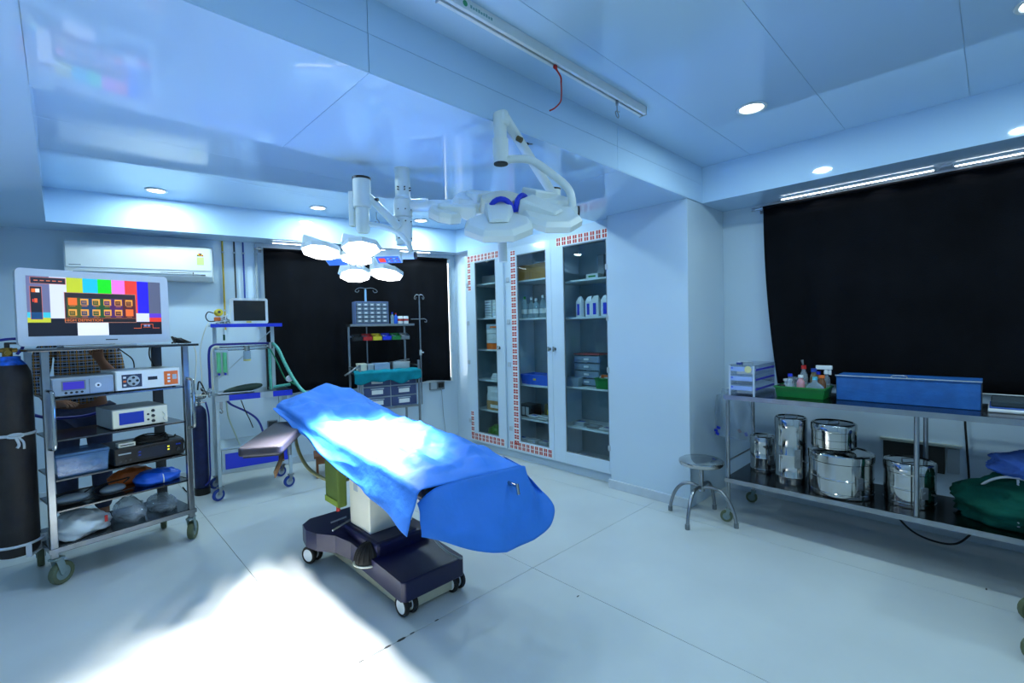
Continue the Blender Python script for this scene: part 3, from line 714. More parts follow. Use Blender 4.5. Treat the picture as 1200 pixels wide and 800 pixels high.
for k, (x, h, mt, cp, lab) in enumerate(((.485, .10, WATER, BLUE, 'clear bottle with blue cap beside the drawer organizer'), (.525, .09, BLUE2, RED, 'blue and red bottle beside the drawer organizer'))):
    t = thing('bottle', lab, 'bottle', WP(.99 + x, .42, 1.531), ANG, tb); bottle(t, .02, h + .03, mt, cp)
for k in range(2):
    t = thing('cotton_pack', ['white cotton pack next to the blue bottle on the rack', 'rightmost white cotton pack on top of the rack'][k], 'pack', WP(1.565 + k * .065, .42, 1.531), ANG, tb)
    MB().lathe([(0, 0), (.028, 0), (.03, .01), (.03, .075), (.026, .085), (0, .085)], n=14).build('roll', PAPER, t, smooth=50)
    MB().lathe([(.0305, .03), (.031, .03), (.031, .055), (.0305, .055)], n=14).build('print', REDTAPE, t)
for k, (mt, nm) in enumerate(((BLACK, 'black'), (RED, 'red'), (YELLOW, 'yellow'), (BLUE, 'blue'), (GREEN, 'green'), (MGREY, 'grey'))):
    t = thing('storage_bin', nm + ' open-front bin hanging on the rack rail', 'bin', WP(1.03 + k * .105, .378, 1.35), ANG, 'row of small coloured bins')
    v = [(0, 0, 0), (.095, 0, 0), (.095, .02, 0), (0, .02, 0)]
    m = MB().box(0, .095, -.10, .0, 0, .004).box(0, .095, -.003, 0, .004, .075)
    for x in (0, .092):
        m.add([(x, -.10, .004), (x + .003, -.10, .004), (x + .003, -.003, .004), (x, -.003, .004), (x, -.10, .045), (x + .003, -.10, .045), (x + .003, -.003, .075), (x, -.003, .075)], [(0, 3, 2, 1), (4, 5, 6, 7), (0, 1, 5, 4), (1, 2, 6, 5), (2, 3, 7, 6), (3, 0, 4, 7)])
    m.box(0, .095, -.103, -.10, 0, .042)
    m.build('body', mt, t)
    MB().obox((.047, -.05, .03), (.07, .06, .03), (.2, .3, .4)).build('contents', [DGREY, MGREY, CARD, PAPER, LGREY, PAPER][k], t)
for k, (x, wd_, h, mt, lab) in enumerate(((.078, .085, .10, OFFWHITE, 'cream box at the left of the rack middle shelf'), (.175, .06, .09, LGREY, 'narrow grey box on the rack middle shelf'), (.245, .17, .095, mat('pale_blue_box', rgb(150, 175, 205), .5), 'pale blue box in the centre of the rack middle shelf'), (.45, .19, .10, ALU, 'metal instrument box at the right of the rack middle shelf'))):
    t = thing('storage_box', lab, 'box', WP(.99 + x, .52, 1.001), ANG, 'boxes behind the teal cloth')
    MB().box(0, wd_, 0, .14, 0, h * .78).build('body', mt, t, bevel=.003)
    MB().box(-.003, wd_ + .003, -.003, .143, h * .78, h).build('lid', mt, t, bevel=.003)
    if k == 3: MB().tube([(.03, .05, h + .004), (.1, .06, h + .012), (.17, .05, h + .02), (.20, .04, h + .022)], .006, 6, smooth=4).build('forceps', STEEL, t, smooth=180)
def fncloth(u, v):
    x = .0 + .72 * u
    sag = .02 * math.sin(u * 9 + 1) + .012 * math.sin(u * 21)
    if v < .35: a = v / .35; return (x, .10 - .135 * a + 0, 1.012 + .022 * math.sin(math.pi * a) + .004 * math.sin(u * 30))
    a = (v - .35) / .65
    return (x, -.035 - .012 * math.sin(u * 25 + 3 * a) * a - .006, 1.012 - (.085 + sag) * a - .03 * a * math.sin(math.pi * u))
tag(MB().grid(fncloth, 60, 14).build('teal_cloth', TEAL, None, WP(.985, .65), (0, 0, ANG), smooth=180, solid=.003), 'teal cloth draped over the front of the drawer rack', 'cloth')
def ivpole(label, s, off, z0, z1_, hooks, hz=None, base=False, clamp=None, mt=STEEL):
    t = thing('iv_pole', label, 'iv pole', WP(s, off), ANG, 'drip poles')
    MB().cyl((0, 0, z0), (0, 0, z1_), .0075, n=10).build('upright', mt, t, smooth=40)
    for sx in hooks:
        MB().tube([(0, 0, z1_), (sx * .6, 0, z1_ + .006), (sx, 0, z1_ - .012), (sx * 1.12, 0, z1_ - .035), (sx * .85, 0, z1_ - .045), (sx * .7, 0, z1_ - .02)], .004, 6, smooth=5).build('hook', STEEL, t, smooth=180)
    if hz:
        MB().tube([(-.10, 0, hz), (0, 0, hz), (.055, 0, hz + .002), (.08, 0, hz - .015), (.075, 0, hz - .035), (.055, 0, hz - .03)], .005, 6, smooth=4).build('side_hook', STEEL, t, smooth=180)
    if clamp: MB().cyl((0, 0, clamp - .03), (0, 0, clamp + .03), .014, n=10).cyl((0, 0, clamp), (.03, -.02, clamp), .008, n=8).build('clamp', LGREY, t, smooth=40)
    if base:
        for k in range(4):
            a = k * math.pi / 2 + .4
            MB().tube([(0, 0, .06), (.06 * math.cos(a), .06 * math.sin(a), .05), (.10 * math.cos(a), .10 * math.sin(a), .015)], .008, 6).build('foot', STEEL, t)
    return t
ivpole('thin steel drip pole on the right end of the drawer rack', 1.715, .66, .62, 1.84, (-.05, .05), 1.575, clamp=1.20)
ivpole('drip pole with blue top standing behind the drawer organizer', 1.225, .24, .02, 1.94, (-.10, .12), base=True)
MB().cyl((0, 0, 1.79), (0, 0, 1.925), .012, n=10).build('grip', mat('pale_blue_grip', rgb(130, 175, 215), .5), bpy.data.objects['iv_pole.001'], smooth=40)
# ------------------------------------------------------------------ endoscopy cart (left)
A_ = rad(11)
ec = thing('equipment_cart', 'steel shelf cart with grey casters carrying the monitor and control units', 'cart', (-.017, 3.80, 0), A_)
def E(x, y, z): return Vector((-.017 + x * math.cos(A_) - y * math.sin(A_), 3.80 + x * math.sin(A_) + y * math.cos(A_), z))
EDP = .46
for x in (-.05, .655):
    MB().box(x - .017, x + .017, 0, .034, .17, 1.375).build('front_post', STEEL, ec, bevel=.003)
    MB().box(x - (.017 if x < 0 else .06), x + (.017 if x < 0 else .0), EDP - .03, EDP, .17, 1.375).build('rear_post', STEEL if x < 0 else DGREY, ec, bevel=.003)
MB().box(-.125, .735, -.01, EDP + .02, 1.377, 1.392).build('top_shelf', STEELD, ec, bevel=.003)
for z in (1.088, .845, .612, .43):
    MB().box(-.032, .638, 0.002, EDP - .031, z, z + .011).build('shelf', STEELD, ec, bevel=.002)
MB().box(-.07, .675, 0.0, EDP, .195, .232).build('bottom_shelf', STEELD, ec, bevel=.003)
MB().box(-.075, .68, -.006, 0.0, .20, .228).build('edge_trim', STEEL, ec)
for x in (-.05, .655):
    MB().tube([(x + .0, .0, 1.15), (x + .008, -.05, 1.145), (x + .012, -.065, 1.11), (x + .012, -.065, .85), (x + .008, -.05, .815), (x, 0, .81)], .0095, 10, smooth=4).build('grab_handle', CHROME, ec, smooth=180)
for x, y, yaw in ((-.04, .03, .5), (.655, .03, .9), (-.04, EDP - .03, 1.4), (.62, EDP - .03, 1.2)):
    caster(ec, x, y, .066, yaw, top=.168, wd=.034)
# bracket holding the gas cylinder
br = MB().tube([(-.068, .17, .27)] + [(-.17 + .104 * math.cos(a), .20 + .104 * math.sin(a), .27) for a in [rad(-40 - k * 20) for k in range(15)]] + [(-.07, .23, .27)], .008, 8)
br.build('cylinder_bracket', ROPE, ec, smooth=180)
MB().bar((-.14, .098, .275), (-.14, .10, .195), .024, .006).bar((-.14, .10, .197), (-.07, .2, .197), .02, .006).bar((-.07, .2, .19), (-.06, .2, .28), .006, .03).build('bracket_foot', ROPE, ec)

# gas cylinder in the bracket
gc = thing('gas_cylinder', 'tall black gas cylinder with chipped blue shoulder strapped to the cart', 'gas cylinder', E(-.170, .20, .203), A_)
R_ = .095
MB().lathe([(0, 0), (R_ * .85, 0), (R_, .025), (R_, 1.02), (R_ * .96, 1.06), (R_ * .8, 1.10), (R_ * .62, 1.122), (R_ * .55, 1.13), (0, 1.13)], n=36).build('body', CYLB, gc, smooth=50)
MB().lathe([(R_ * .80, 1.1005), (R_ * .64, 1.1222), (R_ * .56, 1.131), (R_ * .56, 1.15), (0, 1.15)], n=36).build('painted_shoulder', mat('chipped_blue', rgb(20, 90, 190), .6, var=.6, scale=30), gc, smooth=50)
MB().cyl((0, 0, 1.14), (0, 0, 1.20), .022, n=12).cyl((-.035, 0, 1.185), (.04, 0, 1.185), .013, n=12).cyl((.0, -.03, 1.17), (0, .03, 1.17), .014, n=12).build('valve', BRASS, gc, smooth=40)
MB().cyl((0, 0, 1.20), (0, 0, 1.225), .012, n=10).cyl((-.01, -.0, 1.225), (.085, .0, 1.225), .006, n=8).build('valve_key', DGREY, gc, smooth=40)
MB().tube([(-.08, .05, 1.20), (-.06, -.02, 1.235), (.0, -.05, 1.25), (.05, -.04, 1.245), (.06, -.02, 1.2), (.035, -.02, 1.16)], .008, 8, smooth=6).build('hose', HOSEB, gc, smooth=180)
MB().tube([(R_ * 1.015 * math.cos(a), R_ * 1.015 * math.sin(a), .70) for a in [k * 6.2832 / 30 for k in range(30)]], .009, 6, closed=True).build('strap', ROPE, gc, smooth=180)
MB().tube([(.0 + .034 * math.cos(a), -R_ - .010, .70 + .012 * math.sin(a)) for a in [k * 6.2832 / 14 for k in range(14)]], .005, 6, closed=True).build('buckle', ROPE, gc, smooth=180)
MB().tube([(.0, -R_ - .012, .69), (.012, -R_ - .014, .65), (.004, -R_ - .012, .63)], .007, 6, smooth=3).tube([(.01, -R_ - .012, .69), (.03, -R_ - .012, .66), (.032, -R_ - .012, .62)], .006, 6, smooth=3).build('strap_end', ROPE, gc, smooth=180)

# big monitor
tv = thing('monitor', 'large white-framed monitor showing colour bars on top of the cart', 'monitor', E(.226, .11, 1.3925), A_)
TW_, TH_ = .735, .45
def rrect(w_, h_, r, n=5):
    out = []
    for cx, cz, a0 in ((w_ / 2 - r, h_ / 2 - r, 0), (-w_ / 2 + r, h_ / 2 - r, 90), (-w_ / 2 + r, -h_ / 2 + r, 180), (w_ / 2 - r, -h_ / 2 + r, 270)):
        for k in range(n + 1):
            a = rad(a0 + 90 * k / n); out.append((cx + r * math.cos(a), cz + r * math.sin(a)))
    return out
ZC = .016 + TH_ / 2
TILT = rad(-2)
hs = bpy.data.objects.new('housing', None)
m = MB(); m.prism(rrect(TW_, TH_, .025), 0, .055)
m.V = [(x, -z + .028, y + ZC) for x, y, z in m.V]
hs_o = m.build('housing', mat('monitor_white', rgb(205, 212, 222), .3, var=.02), tv, smooth=40)
bpy.data.objects.remove(hs)
sx0, sx1, sz0, sz1 = -.325, .322, .072, .424
def S(u, v): return (sx0 + (sx1 - sx0) * u, sz1 - (sz1 - sz0) * v)
scr_cols = {}
smats = []; m = MB()
def sq(u0, u1, v0, v1, c, lay=0):
    key = tuple(c)
    if key not in scr_cols:
        scr_cols[key] = len(smats); smats.append(emis('screen_%d' % len(smats), rgb(*c), 1.0))
    x0, z1_ = S(u0, v0); x1, z0_ = S(u1, v1)
    y = -.0275 - .0004 * lay
    m.add([(x0, y, z0_), (x1, y, z0_), (x1, y, z1_), (x0, y, z1_)], [(0, 1, 2, 3)], scr_cols[key])
ub = [0, .15, .265, .38, .49, .595, .70, .80, .895, 1.0]
cb = [(105, 110, 150), (215, 222, 240), (190, 205, 45), (30, 190, 225), (20, 225, 30), (235, 120, 225), (230, 60, 50), (40, 30, 225), (90, 98, 125)]
for k in range(9): sq(ub[k], ub[k + 1], 0, .68, cb[k])
sq(0, .15, .60, .69, (60, 190, 215), 1); sq(0, .15, .69, .77, (190, 200, 50), 1); sq(.15, 1, .68, 1, (18, 20, 36)); sq(0, .15, .77, 1, (18, 20, 36)); sq(.15, .265, .6, .7, (215, 222, 240), 1)
sq(.33, .56, .77, 1, (225, 232, 245), 1); sq(.775, .895, .60, .76, (215, 222, 240), 1); sq(.895, 1, .60, .68, (95, 60, 205), 1); sq(.895, 1, .68, .76, (225, 60, 45), 1)
sq(.245, .785, .25, .775, (190, 130, 110), 2); sq(.249, .781, .258, .768, (42, 36, 48), 3)
tints = [(70, 85, 35), (25, 62, 100), (30, 80, 45), (75, 35, 100), (80, 30, 40)]
for k in range(5): sq(.262 + k * .104, .262 + (k + 1) * .104, .34, .68, tints[k], 4)
for r_ in range(2):
    for k in range(6):
        u = .272 + k * .0855; v = .345 + r_ * .185
        if (r_, k) in ((0, 0), (1, 5)): sq(u, u + .062, v, v + .125, (240, 110, 45), 5)
        else:
            sq(u, u + .058, v + .01, v + .12, (235, 165, 70), 5); sq(u + .005, u + .046, v + .04, v + .113, tints[min(k, 4)], 6); sq(u + .012, u + .04, v + .06, v + .066, (220, 150, 70), 7); sq(u + .012, u + .04, v + .08, v + .086, (220, 150, 70), 7)
        sq(u + .008, u + .05, v + .135, v + .145, (200, 110, 60), 5)
sq(.249, .781, .695, .70, (210, 120, 70), 4); sq(.249, .781, .70, .765, (26, 24, 32), 4)
sq(.02, .10, .17, .72, (190, 110, 100), 2); sq(.024, .096, .176, .714, (24, 26, 44), 3); sq(.032, .058, .21, .27, (235, 110, 45), 5); sq(.058, .084, .21, .27, (235, 235, 235), 5)
sq(.048, .068, .37, .44, (230, 90, 50), 5); sq(.036, .044, .38, .43, (230, 60, 50), 5); sq(.024, .096, .6, .714, (20, 70, 120), 4)
sq(.025, .262, .015, .125, (200, 120, 100), 2); sq(.029, .258, .022, .118, (34, 34, 54), 3)
for u in (.05, .09, .13, .17, .21): sq(u, u + .026, .065, .08, (220, 120, 80), 5)
for a in ((.76, .82, .875, .885), (.82, .824, .80, .885), (.824, .92, .80, .81), (.92, .924, .80, .885), (.924, .98, .875, .885), (.84, .90, .86, .868)): sq(*a, (225, 100, 60), 5)
sq(.845, .868, .815, .85, (120, 140, 190), 5); sq(.875, .898, .815, .85, (120, 140, 190), 5)
scr = m.build('screen', smats, hs_o)
x, z = S(.38, .733)
text('HIGH DEFINITION', .020, emis('screen_text', rgb(240, 130, 60), 1.0), hs_o, (x, -.0308, z), (rad(90), 0, 0), sx=1.1)
text('ENDOVUE', .010, DGREY, hs_o, (.05, -.0274, .045), (rad(90), 0, 0)) if False else None
MB().box(.02, .08, -.0276, -.027, .041, .047).build('badge', DGREY, hs_o)
MB().box(-.18, .18, -.03, .12, 0, .012).build('stand_foot', LGREY, tv, bevel=.004)
MB().box(-.05, .05, .026, .06, .012, .26).build('stand_neck', LGREY, tv, bevel=.004)
# control units
def unit(name, label, x0, x1, y0, y1, z0, z1_, mt, cat='control unit', group='electronic units on the equipment cart'):
    t = thing(name, label, cat, E(x0, y0, z0), A_, group)
    W, D, H_ = x1 - x0, y1 - y0, z1_ - z0
    MB().box(0, W, 0.006, D, .006, H_).build('case', mt, t, bevel=.004)
    for fx in (.03, W - .03):
        for fy in (.03, D - .03): MB().cyl((fx, fy, 0), (fx, fy, .007), .01, n=8).build('foot', RUBBER, t)
    return t, W, D, H_
def disc(c, r, y, mt, t, nm='button', h=.004):
    return MB().lathe([(0, 0), (r, 0), (r * .9, h), (0, h)], (c[0], y, c[1]), 14, axis=(0, -1, 0)).build(nm, mt, t, smooth=40)
t, W, D, H_ = unit('light_source', 'silver control unit with a small violet display at the left of the upper shelf', -.027, .262, .02, .30, 1.0995, 1.215, LGREY)
f = MB().box(.004, W - .004, 0, .0062, .01, H_ - .006).build('front_panel', mat('silver_front', rgb(150, 165, 180), .35, .3), t, bevel=.003)
MB().box(.05, .145, -.002, 0, .045, .09).build('display', LCDP, f); MB().box(.043, .152, -.001, 0.0, .038, .097).build('bezel', MGREY, f)
for k in range(4): disc((.062 + k * .024, .026), .007, 0, BLACK, f)
disc((.21, .058), .016, 0, WHITE, f, 'socket_ring'); disc((.21, .058), .006, -.004, BLACK, f, 'socket')
MB().box(.168, .17, -.001, 0, .012, .1).build('seam', DGREY, f)
t, W, D, H_ = unit('pump_unit', 'white control unit with an orange panel at the right of the upper shelf', .268, .622, .015, .32, 1.0995, 1.232, WHITE)
f = MB().box(.003, W - .003, 0, .0062, .008, H_ - .006).build('front_panel', WHITE, t, bevel=.003)
MB().box(.03, .135, -.002, 0, .025, .108).build('key_panel', mat('navy_panel', rgb(45, 55, 80), .4), f)
disc((.09, .066), .034, -.002, LGREY, f, 'key_pad', .002)
for a in range(4): disc((.09 + .02 * math.cos(a * 1.5708), .066 + .02 * math.sin(a * 1.5708)), .008, -.004, BLACK, f)
for k in range(3): MB().box(.037, .052, -.004, -.002, .034 + k * .025, .046 + k * .025).build('button', [PAPER, ORANGE, PAPER][k], f)
MB().box(.168, .22, -.002, 0, .062, .084).build('display', BLACK, f)
MB().box(.258, W - .015, -.002, 0, .02, .112).build('accent_panel', ORANGE, f, bevel=.001)
for k in range(3): MB().box(.277, .292, -.004, -.002, .036 + k * .022, .049 + k * .022).build('button', PAPER, f)
MB().box(.305, .332, -.004, -.002, .055, .088).build('connector', LGREY, f, bevel=.003)
t, W, D, H_ = unit('insufflator', 'beige unit with a large blue screen on the second cart shelf', .245, .545, .03, .36, .8565, .985, mat('beige_case', rgb(160, 170, 172), .45))
f = MB().box(.003, W - .003, 0, .0062, .008, H_ - .004).build('front_panel', OFFWHITE, t, bevel=.003)
MB().box(.035, .165, -.002, 0, .03, .105).build('screen', LCDB, f)
for k in range(3): disc((.215, .03 + k * .034), .010, 0, DGREY, f, 'knob', .01)
for k in range(2): disc((.188, .042 + k * .035), .007, 0, DGREY, f)
MB().tube([(.27, -.001, .08), (.28, -.012, .06), (.268, -.012, .04), (.285, -.01, .02)], .003, 6, smooth=4).build('lead', PAPER, f, smooth=180)
t, W, D, H_ = unit('camera_unit', 'flat black camera unit with coloured lights on the third cart shelf', .245, .63, .02, .36, .6235, .735, BLACK)
f = MB().box(.003, W - .003, 0, .0062, .008, H_ - .004).build('front_panel', BLACK, t, bevel=.003)
m = MB(); m.prism(rrect(.19, .066, .03), 0, .002); m.V = [(x + .21, -z, y + .058) for x, y, z in m.V]; m.build('touch_panel', mat('panel_slate', rgb(28, 34, 50), .3), f)
for (px, pz, c) in ((.13, .072, LCDB), (.13, .052, LCDB), (.29, .075, emis('led_yellow', rgb(220, 220, 60), 1.5)), (.29, .055, emis('led_yellow2', rgb(220, 220, 60), 1.5)), (.34, .08, LCDB), (.355, .08, LCDB)):
    MB().box(px - .006, px + .006, -.0035, -.002, pz - .004, pz + .004).build('indicator', c, f)
for px in (.03, .055, .08): disc((px, .03), .007, 0, DGREY, f)
text('STRYKER', .018, PAPER, f, (.055, -.001, .075), (rad(90), 0, 0)) if False else MB().box(.02, .085, -.001, 0, .072, .08).build('badge', LGREY, f)
disc((.345, .045), .012, 0, DGREY, f, 'knob', .012)
# cable coil and adapter on camera unit
t = thing('cable_coil', 'coil of black cable lying on the black camera unit', 'cable', E(.47, .12, .7355), A_)
m = MB()
for k in range(4):
    m.tube([(.10 * math.cos(a) * (1 - .06 * k), .07 * math.sin(a) * (1 - .05 * k), .006 + .011 * k + .004 * math.sin(3 * a + k)) for a in [j * 6.2832 / 24 for j in range(24)]], .0055, 6, closed=True)
m.build('coil', RUBBER, t, smooth=180)
MB().tube([(.09, -.02, .01), (.12, -.04, .01), (.15, .02, .012)], .005, 6, smooth=4).build('tail', RUBBER, t, smooth=180)
t = thing('adapter', 'slim white adapter lying on the black camera unit', 'adapter', E(.275, .05, .7355), A_)
MB().box(0, .09, 0, .06, 0, .028).build('body', OFFWHITE, t, bevel=.004); MB().box(.01, .08, -.001, 0, .012, .018).build('slot', DGREY, t)
# translucent box with gauze
t = thing('plastic_box', 'translucent blue storage box with gauze on the third cart shelf', 'box', E(.10, .14, .6235), A_)
open_tray(t, .245, .22, .12, BLUEBOX, .94, .004, .008)
MB().box(-.128, .128, -.116, .116, .121, .138).build('lid', BLUEBOX, t, bevel=.006)
for k in range(6): MB().blob((-.08 + .032 * k, -.05 + .03 * (k % 3), .035), (.03, .035, .025), 10, 6, fn=lambda d: 1 + .2 * math.sin(7 * d.x + 5 * d.z)).build('gauze', PAPER, t, smooth=60)
# fourth shelf
def soft(name, label, c, r, mt, cat, seed, grp=None, amp=.14, lo=-.55, n=44, k=28, rz=None):
    rr = random.Random(seed); a = [rr.uniform(4, 9) for _ in range(4)]; p = [rr.uniform(0, 6) for _ in range(4)]
    def fn(d): return 1 - amp * .6 + amp * (.7 * math.sin(a[0] * .5 * d.x + p[0]) + 1.3 * rdg(d.x + p[0], d.y, d.z + p[1], 1.6) + .6 * rdg(d.x, d.y + p[2], d.z, 4.0))
    m = MB().blob((0, 0, 0), r, n, k, fn=fn)
    m.V = [(x, y, max(z, lo * r[2]) - lo * r[2]) for x, y, z in m.V]
    o = m.build(name, mt, None, c, (0, 0, A_ if rz is None else rz), smooth=180)
    return tag(o, label, cat, grp)
for k in range(2):
    t = thing('handpiece', ['grey camera handpiece with black lead, nearer the left post', 'grey camera handpiece with black lead, beside the blue bag'][k], 'handpiece', E(.055 + k * .20, .12, .4415), A_ + .3 * k - .15, 'handpieces on the fourth cart shelf')
    MB().blob((0, 0, .028), (.085 - .015 * k, .045, .028), 14, 8).build('grip', mat('grip_grey', rgb(115, 130, 142), .5), t, smooth=60)
    MB().tube([(.06, 0, .05), (.10, .02, .07), (.08, .06, .06), (-.03, .06, .055), (-.09, .03, .03), (-.06, -.05, .012), (.03, -.06, .012), (.10, -.04, .01)], .0045, 6, smooth=6).build('lead', RUBBER, t, smooth=180)
soft('blue_bag', 'bright blue cloth bag tied with a band on the fourth cart shelf', E(.51, .14, .441), (.125, .09, .06), BLUE2, 'bag', 3, amp=.10)
MB().tube([(.0, .093 * math.cos(q_), .028 + .062 * math.sin(q_)) for q_ in [rad(-25 + k * 15) for k in range(16)]], .004, 6).build('band', PAPER, bpy.data.objects['blue_bag'], (0, 0, 0), smooth=180)
soft('orange_bag', 'orange bag behind the blue bag on the fourth cart shelf', E(.40, .32, .441), (.12, .07, .06), ORANGE, 'bag', 8)
# bottom shelf
soft('polybag', 'large white polythene bag with red print on the bottom cart shelf', E(.105, .17, .232), (.135, .14, .085), BAGW, 'bag', 11, amp=.16)
MB().box(.085, .10, -.155, -.15, .06, .10).build('print', RED, bpy.data.objects['polybag'], (0, .03, 0))
soft('polybag', 'crumpled clear bag in the middle of the bottom cart shelf', E(.345, .17, .232), (.085, .12, .085), BAGP, 'bag', 13, amp=.14)
soft('polybag', 'small clear bag at the right of the bottom cart shelf', E(.54, .2, .232), (.08, .12, .06), BAGP, 'bag', 14, amp=.14)
# loose cables behind the cart
def cable(label, pts, r, mt, k=6, name='cable', grp=None):
    return tag(MB().tube(pts, r, 6, smooth=k).build(name, mt, smooth=180), label, 'cable', grp)
cable('black cable dropping from the monitor to the white control unit', [E(.36, .30, 1.376), E(.40, .31, 1.34), E(.45, .335, 1.29), E(.46, .345, 1.22), E(.455, .35, 1.12)], .004, RUBBER)
cable('pair of black leads behind the right rear post of the cart', [E(.56, .36, 1.375), E(.565, .385, 1.30), E(.60, .39, 1.22), E(.66, .50, 1.18), E(.62, .51, 1.0)], .0045, RUBBER)
cable('thin white cable trailing from the cart top to the gas fittings', [E(.74, .1, 1.387), E(.765, .12, 1.30), E(.75, .13, 1.1), E(.72, .2, 1.02), (.86, 4.55, .95)], .0035, OFFWHITE)
cable('looped black cable by the right side of the cart', [E(.70, .40, .70), E(.75, .38, .66), E(.76, .38, .58), E(.71, .39, .545)], .0045, RUBBER)
cable('black cable end curled low beside the right front caster', [E(.69, .30, .40), E(.74, .28, .37), E(.765, .27, .32), E(.73, .27, .275), E(.70, .28, .32)], .0045, RUBBER)
cable('blue lead hanging behind the left post of the cart', [E(-.09, .30, 1.05), E(-.05, .48, .98), E(.05, .50, .93), E(.2, .50, .915), E(.30, .50, .93)], .010, HOSEB)
t = thing('cable_bundle', 'tangle of black connectors at the right end of the cart top', 'cable', E(.66, .12, 1.3925), A_)
for k in range(5):
    r_ = random.Random(k)
    MB().tube([(-.05 + .02 * k, -.02, .008), (r_.uniform(-.04, .04), r_.uniform(-.03, .05), r_.uniform(.02, .06)), (r_.uniform(-.02, .05), .03, r_.uniform(.01, .05)), (.06, .04 - .02 * k, .008)], .006, 6, smooth=5).build('lead', RUBBER, t, smooth=180)

# ------------------------------------------------------------------ person behind the cart
def skin_mesh(name, verts, edges, mt, parent=None, loc=(0, 0, 0), rotz=0.0, root=0, sub=2):
    me = bpy.data.meshes.new(name); me.from_pydata([v[:3] for v in verts], edges, [])
    o = bpy.data.objects.new(name, me); COL.objects.link(o); o.parent = parent; o.location = loc; o.rotation_euler = (0, 0, rotz)
    me.materials.append(mt)
    o.modifiers.new('skin', 'SKIN')
    if not me.skin_vertices: 
        bpy.context.view_layer.objects.active = o
    for i, v in enumerate(verts):
        sv = me.skin_vertices[0].data[i]; sv.radius = (v[3], v[4] if len(v) > 4 else v[3]); sv.use_root = (i == root)
    s = o.modifiers.new('sub', 'SUBSURF'); s.levels = sub; s.render_levels = sub
    dg = bpy.context.evaluated_depsgraph_get()
    m2 = bpy.data.meshes.new_from_object(o.evaluated_get(dg))
    o.modifiers.clear(); o.data = m2; m2.name = name
    m2.shade_smooth()
    return o
PX, PY = .10, 4.86
V = [(0, 0, .93, .15, .11), (0, 0, 1.08, .135, .10), (0, -.01, 1.25, .16, .105), (0, 0, 1.38, .12, .085), (0, 0, 1.46, .055), (0, -.01, 1.53, .06), (0, -.015, 1.60, .082, .09), (0, -.01, 1.68, .07, .08),
     (-.19, 0, 1.37, .055), (-.23, .0, 1.12, .043), (-.17, -.16, .98, .035), (-.12, -.235, .985, .026), (-.10, -.27, .985, .03, .016),
     (.19, 0, 1.37, .055), (.215, -.03, 1.13, .043), (.13, -.19, 1.22, .036), (.09, -.25, 1.29, .026), (.08, -.265, 1.33, .03, .016),
     (-.09, 0, .86, .085), (-.10, 0, .50, .058), (-.10, .02, .10, .04), (-.10, -.07, .04, .038, .03), (-.10, -.16, .03, .03, .02),
     (.09, 0, .86, .085), (.10, 0, .50, .058), (.10, .02, .10, .04), (.10, -.07, .04, .038, .03), (.10, -.16, .03, .03, .02)]
Ed = [(0, 1), (1, 2), (2, 3), (3, 4), (4, 5), (5, 6), (6, 7), (3, 8), (8, 9), (9, 10), (10, 11), (11, 12), (3, 13), (13, 14), (14, 15), (15, 16), (16, 17), (0, 18), (18, 19), (19, 20), (20, 21), (21, 22), (0, 23), (23, 24), (24, 25), (25, 26), (26, 27)]
# five fingers on each hand
def fingers(base, up, side, fw):
    i0 = len(V); b = Vector(V[base][:3])
    for k in range(5):
        if k == 0: p = [b + side * .03 - up * .005, b + side * .045 + up * .02 + fw * .01, b + side * .045 + up * .042 + fw * .022]
        else:
            o_ = side * (.021 - .0145 * (k - 1)); ln = (0, .068, .076, .071, .056)[k]
            p = [b + o_ + up * .02, b + o_ + up * (.02 + ln * .55) + fw * .008, b + o_ + up * (.02 + ln * .95) + fw * .028]
        j = len(V)
        for q, r in zip(p, (.0095, .0085, .0075)): V.append((q.x, q.y, q.z, r))
        Ed.extend([(base, j), (j, j + 1), (j + 1, j + 2)])
fingers(12, Vector((.3, -.9, .05)).normalized(), Vector((.9, .3, .1)).normalized(), Vector((0, -.2, -1)).normalized())
fingers(17, Vector((-.1, -.25, .95)).normalized(), Vector((-.95, .1, -.1)).normalized(), Vector((0, -1, -.3)).normalized())
pe = skin_mesh('person', V, Ed, SKIN, None, (PX, PY, 0), rad(4))
tag(pe, 'person in a dark plaid shirt standing behind the equipment cart, face hidden by the monitor', 'person')
Vs = [(0, 0, .90, .165, .125), (0, 0, 1.08, .152, .118), (0, -.01, 1.25, .176, .122), (0, 0, 1.385, .13, .10), (0, 0, 1.445, .068, .066), (-.19, 0, 1.375, .07), (-.232, .0, 1.12, .058), (-.20, -.09, 1.045, .05), (.19, 0, 1.375, .07), (.218, -.03, 1.13, .058), (.18, -.11, 1.17, .052)]
skin_mesh('shirt', Vs, [(0, 1), (1, 2), (2, 3), (3, 4), (3, 5), (5, 6), (6, 7), (3, 8), (8, 9), (9, 10)], PLAID, pe)
Vt = [(0, 0, .94, .16, .12), (-.09, 0, .86, .098), (-.10, 0, .50, .072), (-.10, .02, .10, .06), (.09, 0, .86, .098), (.10, 0, .50, .072), (.10, .02, .10, .06)]
skin_mesh('trousers', Vt, [(0, 1), (1, 2), (2, 3), (0, 4), (4, 5), (5, 6)], DENIM, pe)
MB().blob((0, .005, 1.665), (.088, .1, .085), 18, 10, fn=lambda d: 1.0 if d.y > -.45 or d.z > .35 else .72).build('hair', HAIR, pe, smooth=180)
fc = MB().blob((0, -.105, 1.60), (.014, .02, .022), 10, 6)
fc.blob((-.085, .0, 1.61), (.012, .022, .034), 10, 6); fc.blob((.085, .0, 1.61), (.012, .022, .034), 10, 6)
fc.build('nose_and_ears', SKIN, pe, smooth=180)
for sx in (-.032, .032): MB().blob((sx, -.088, 1.635), (.014, .01, .008), 10, 6).build('eye', PAPER, pe, smooth=180)
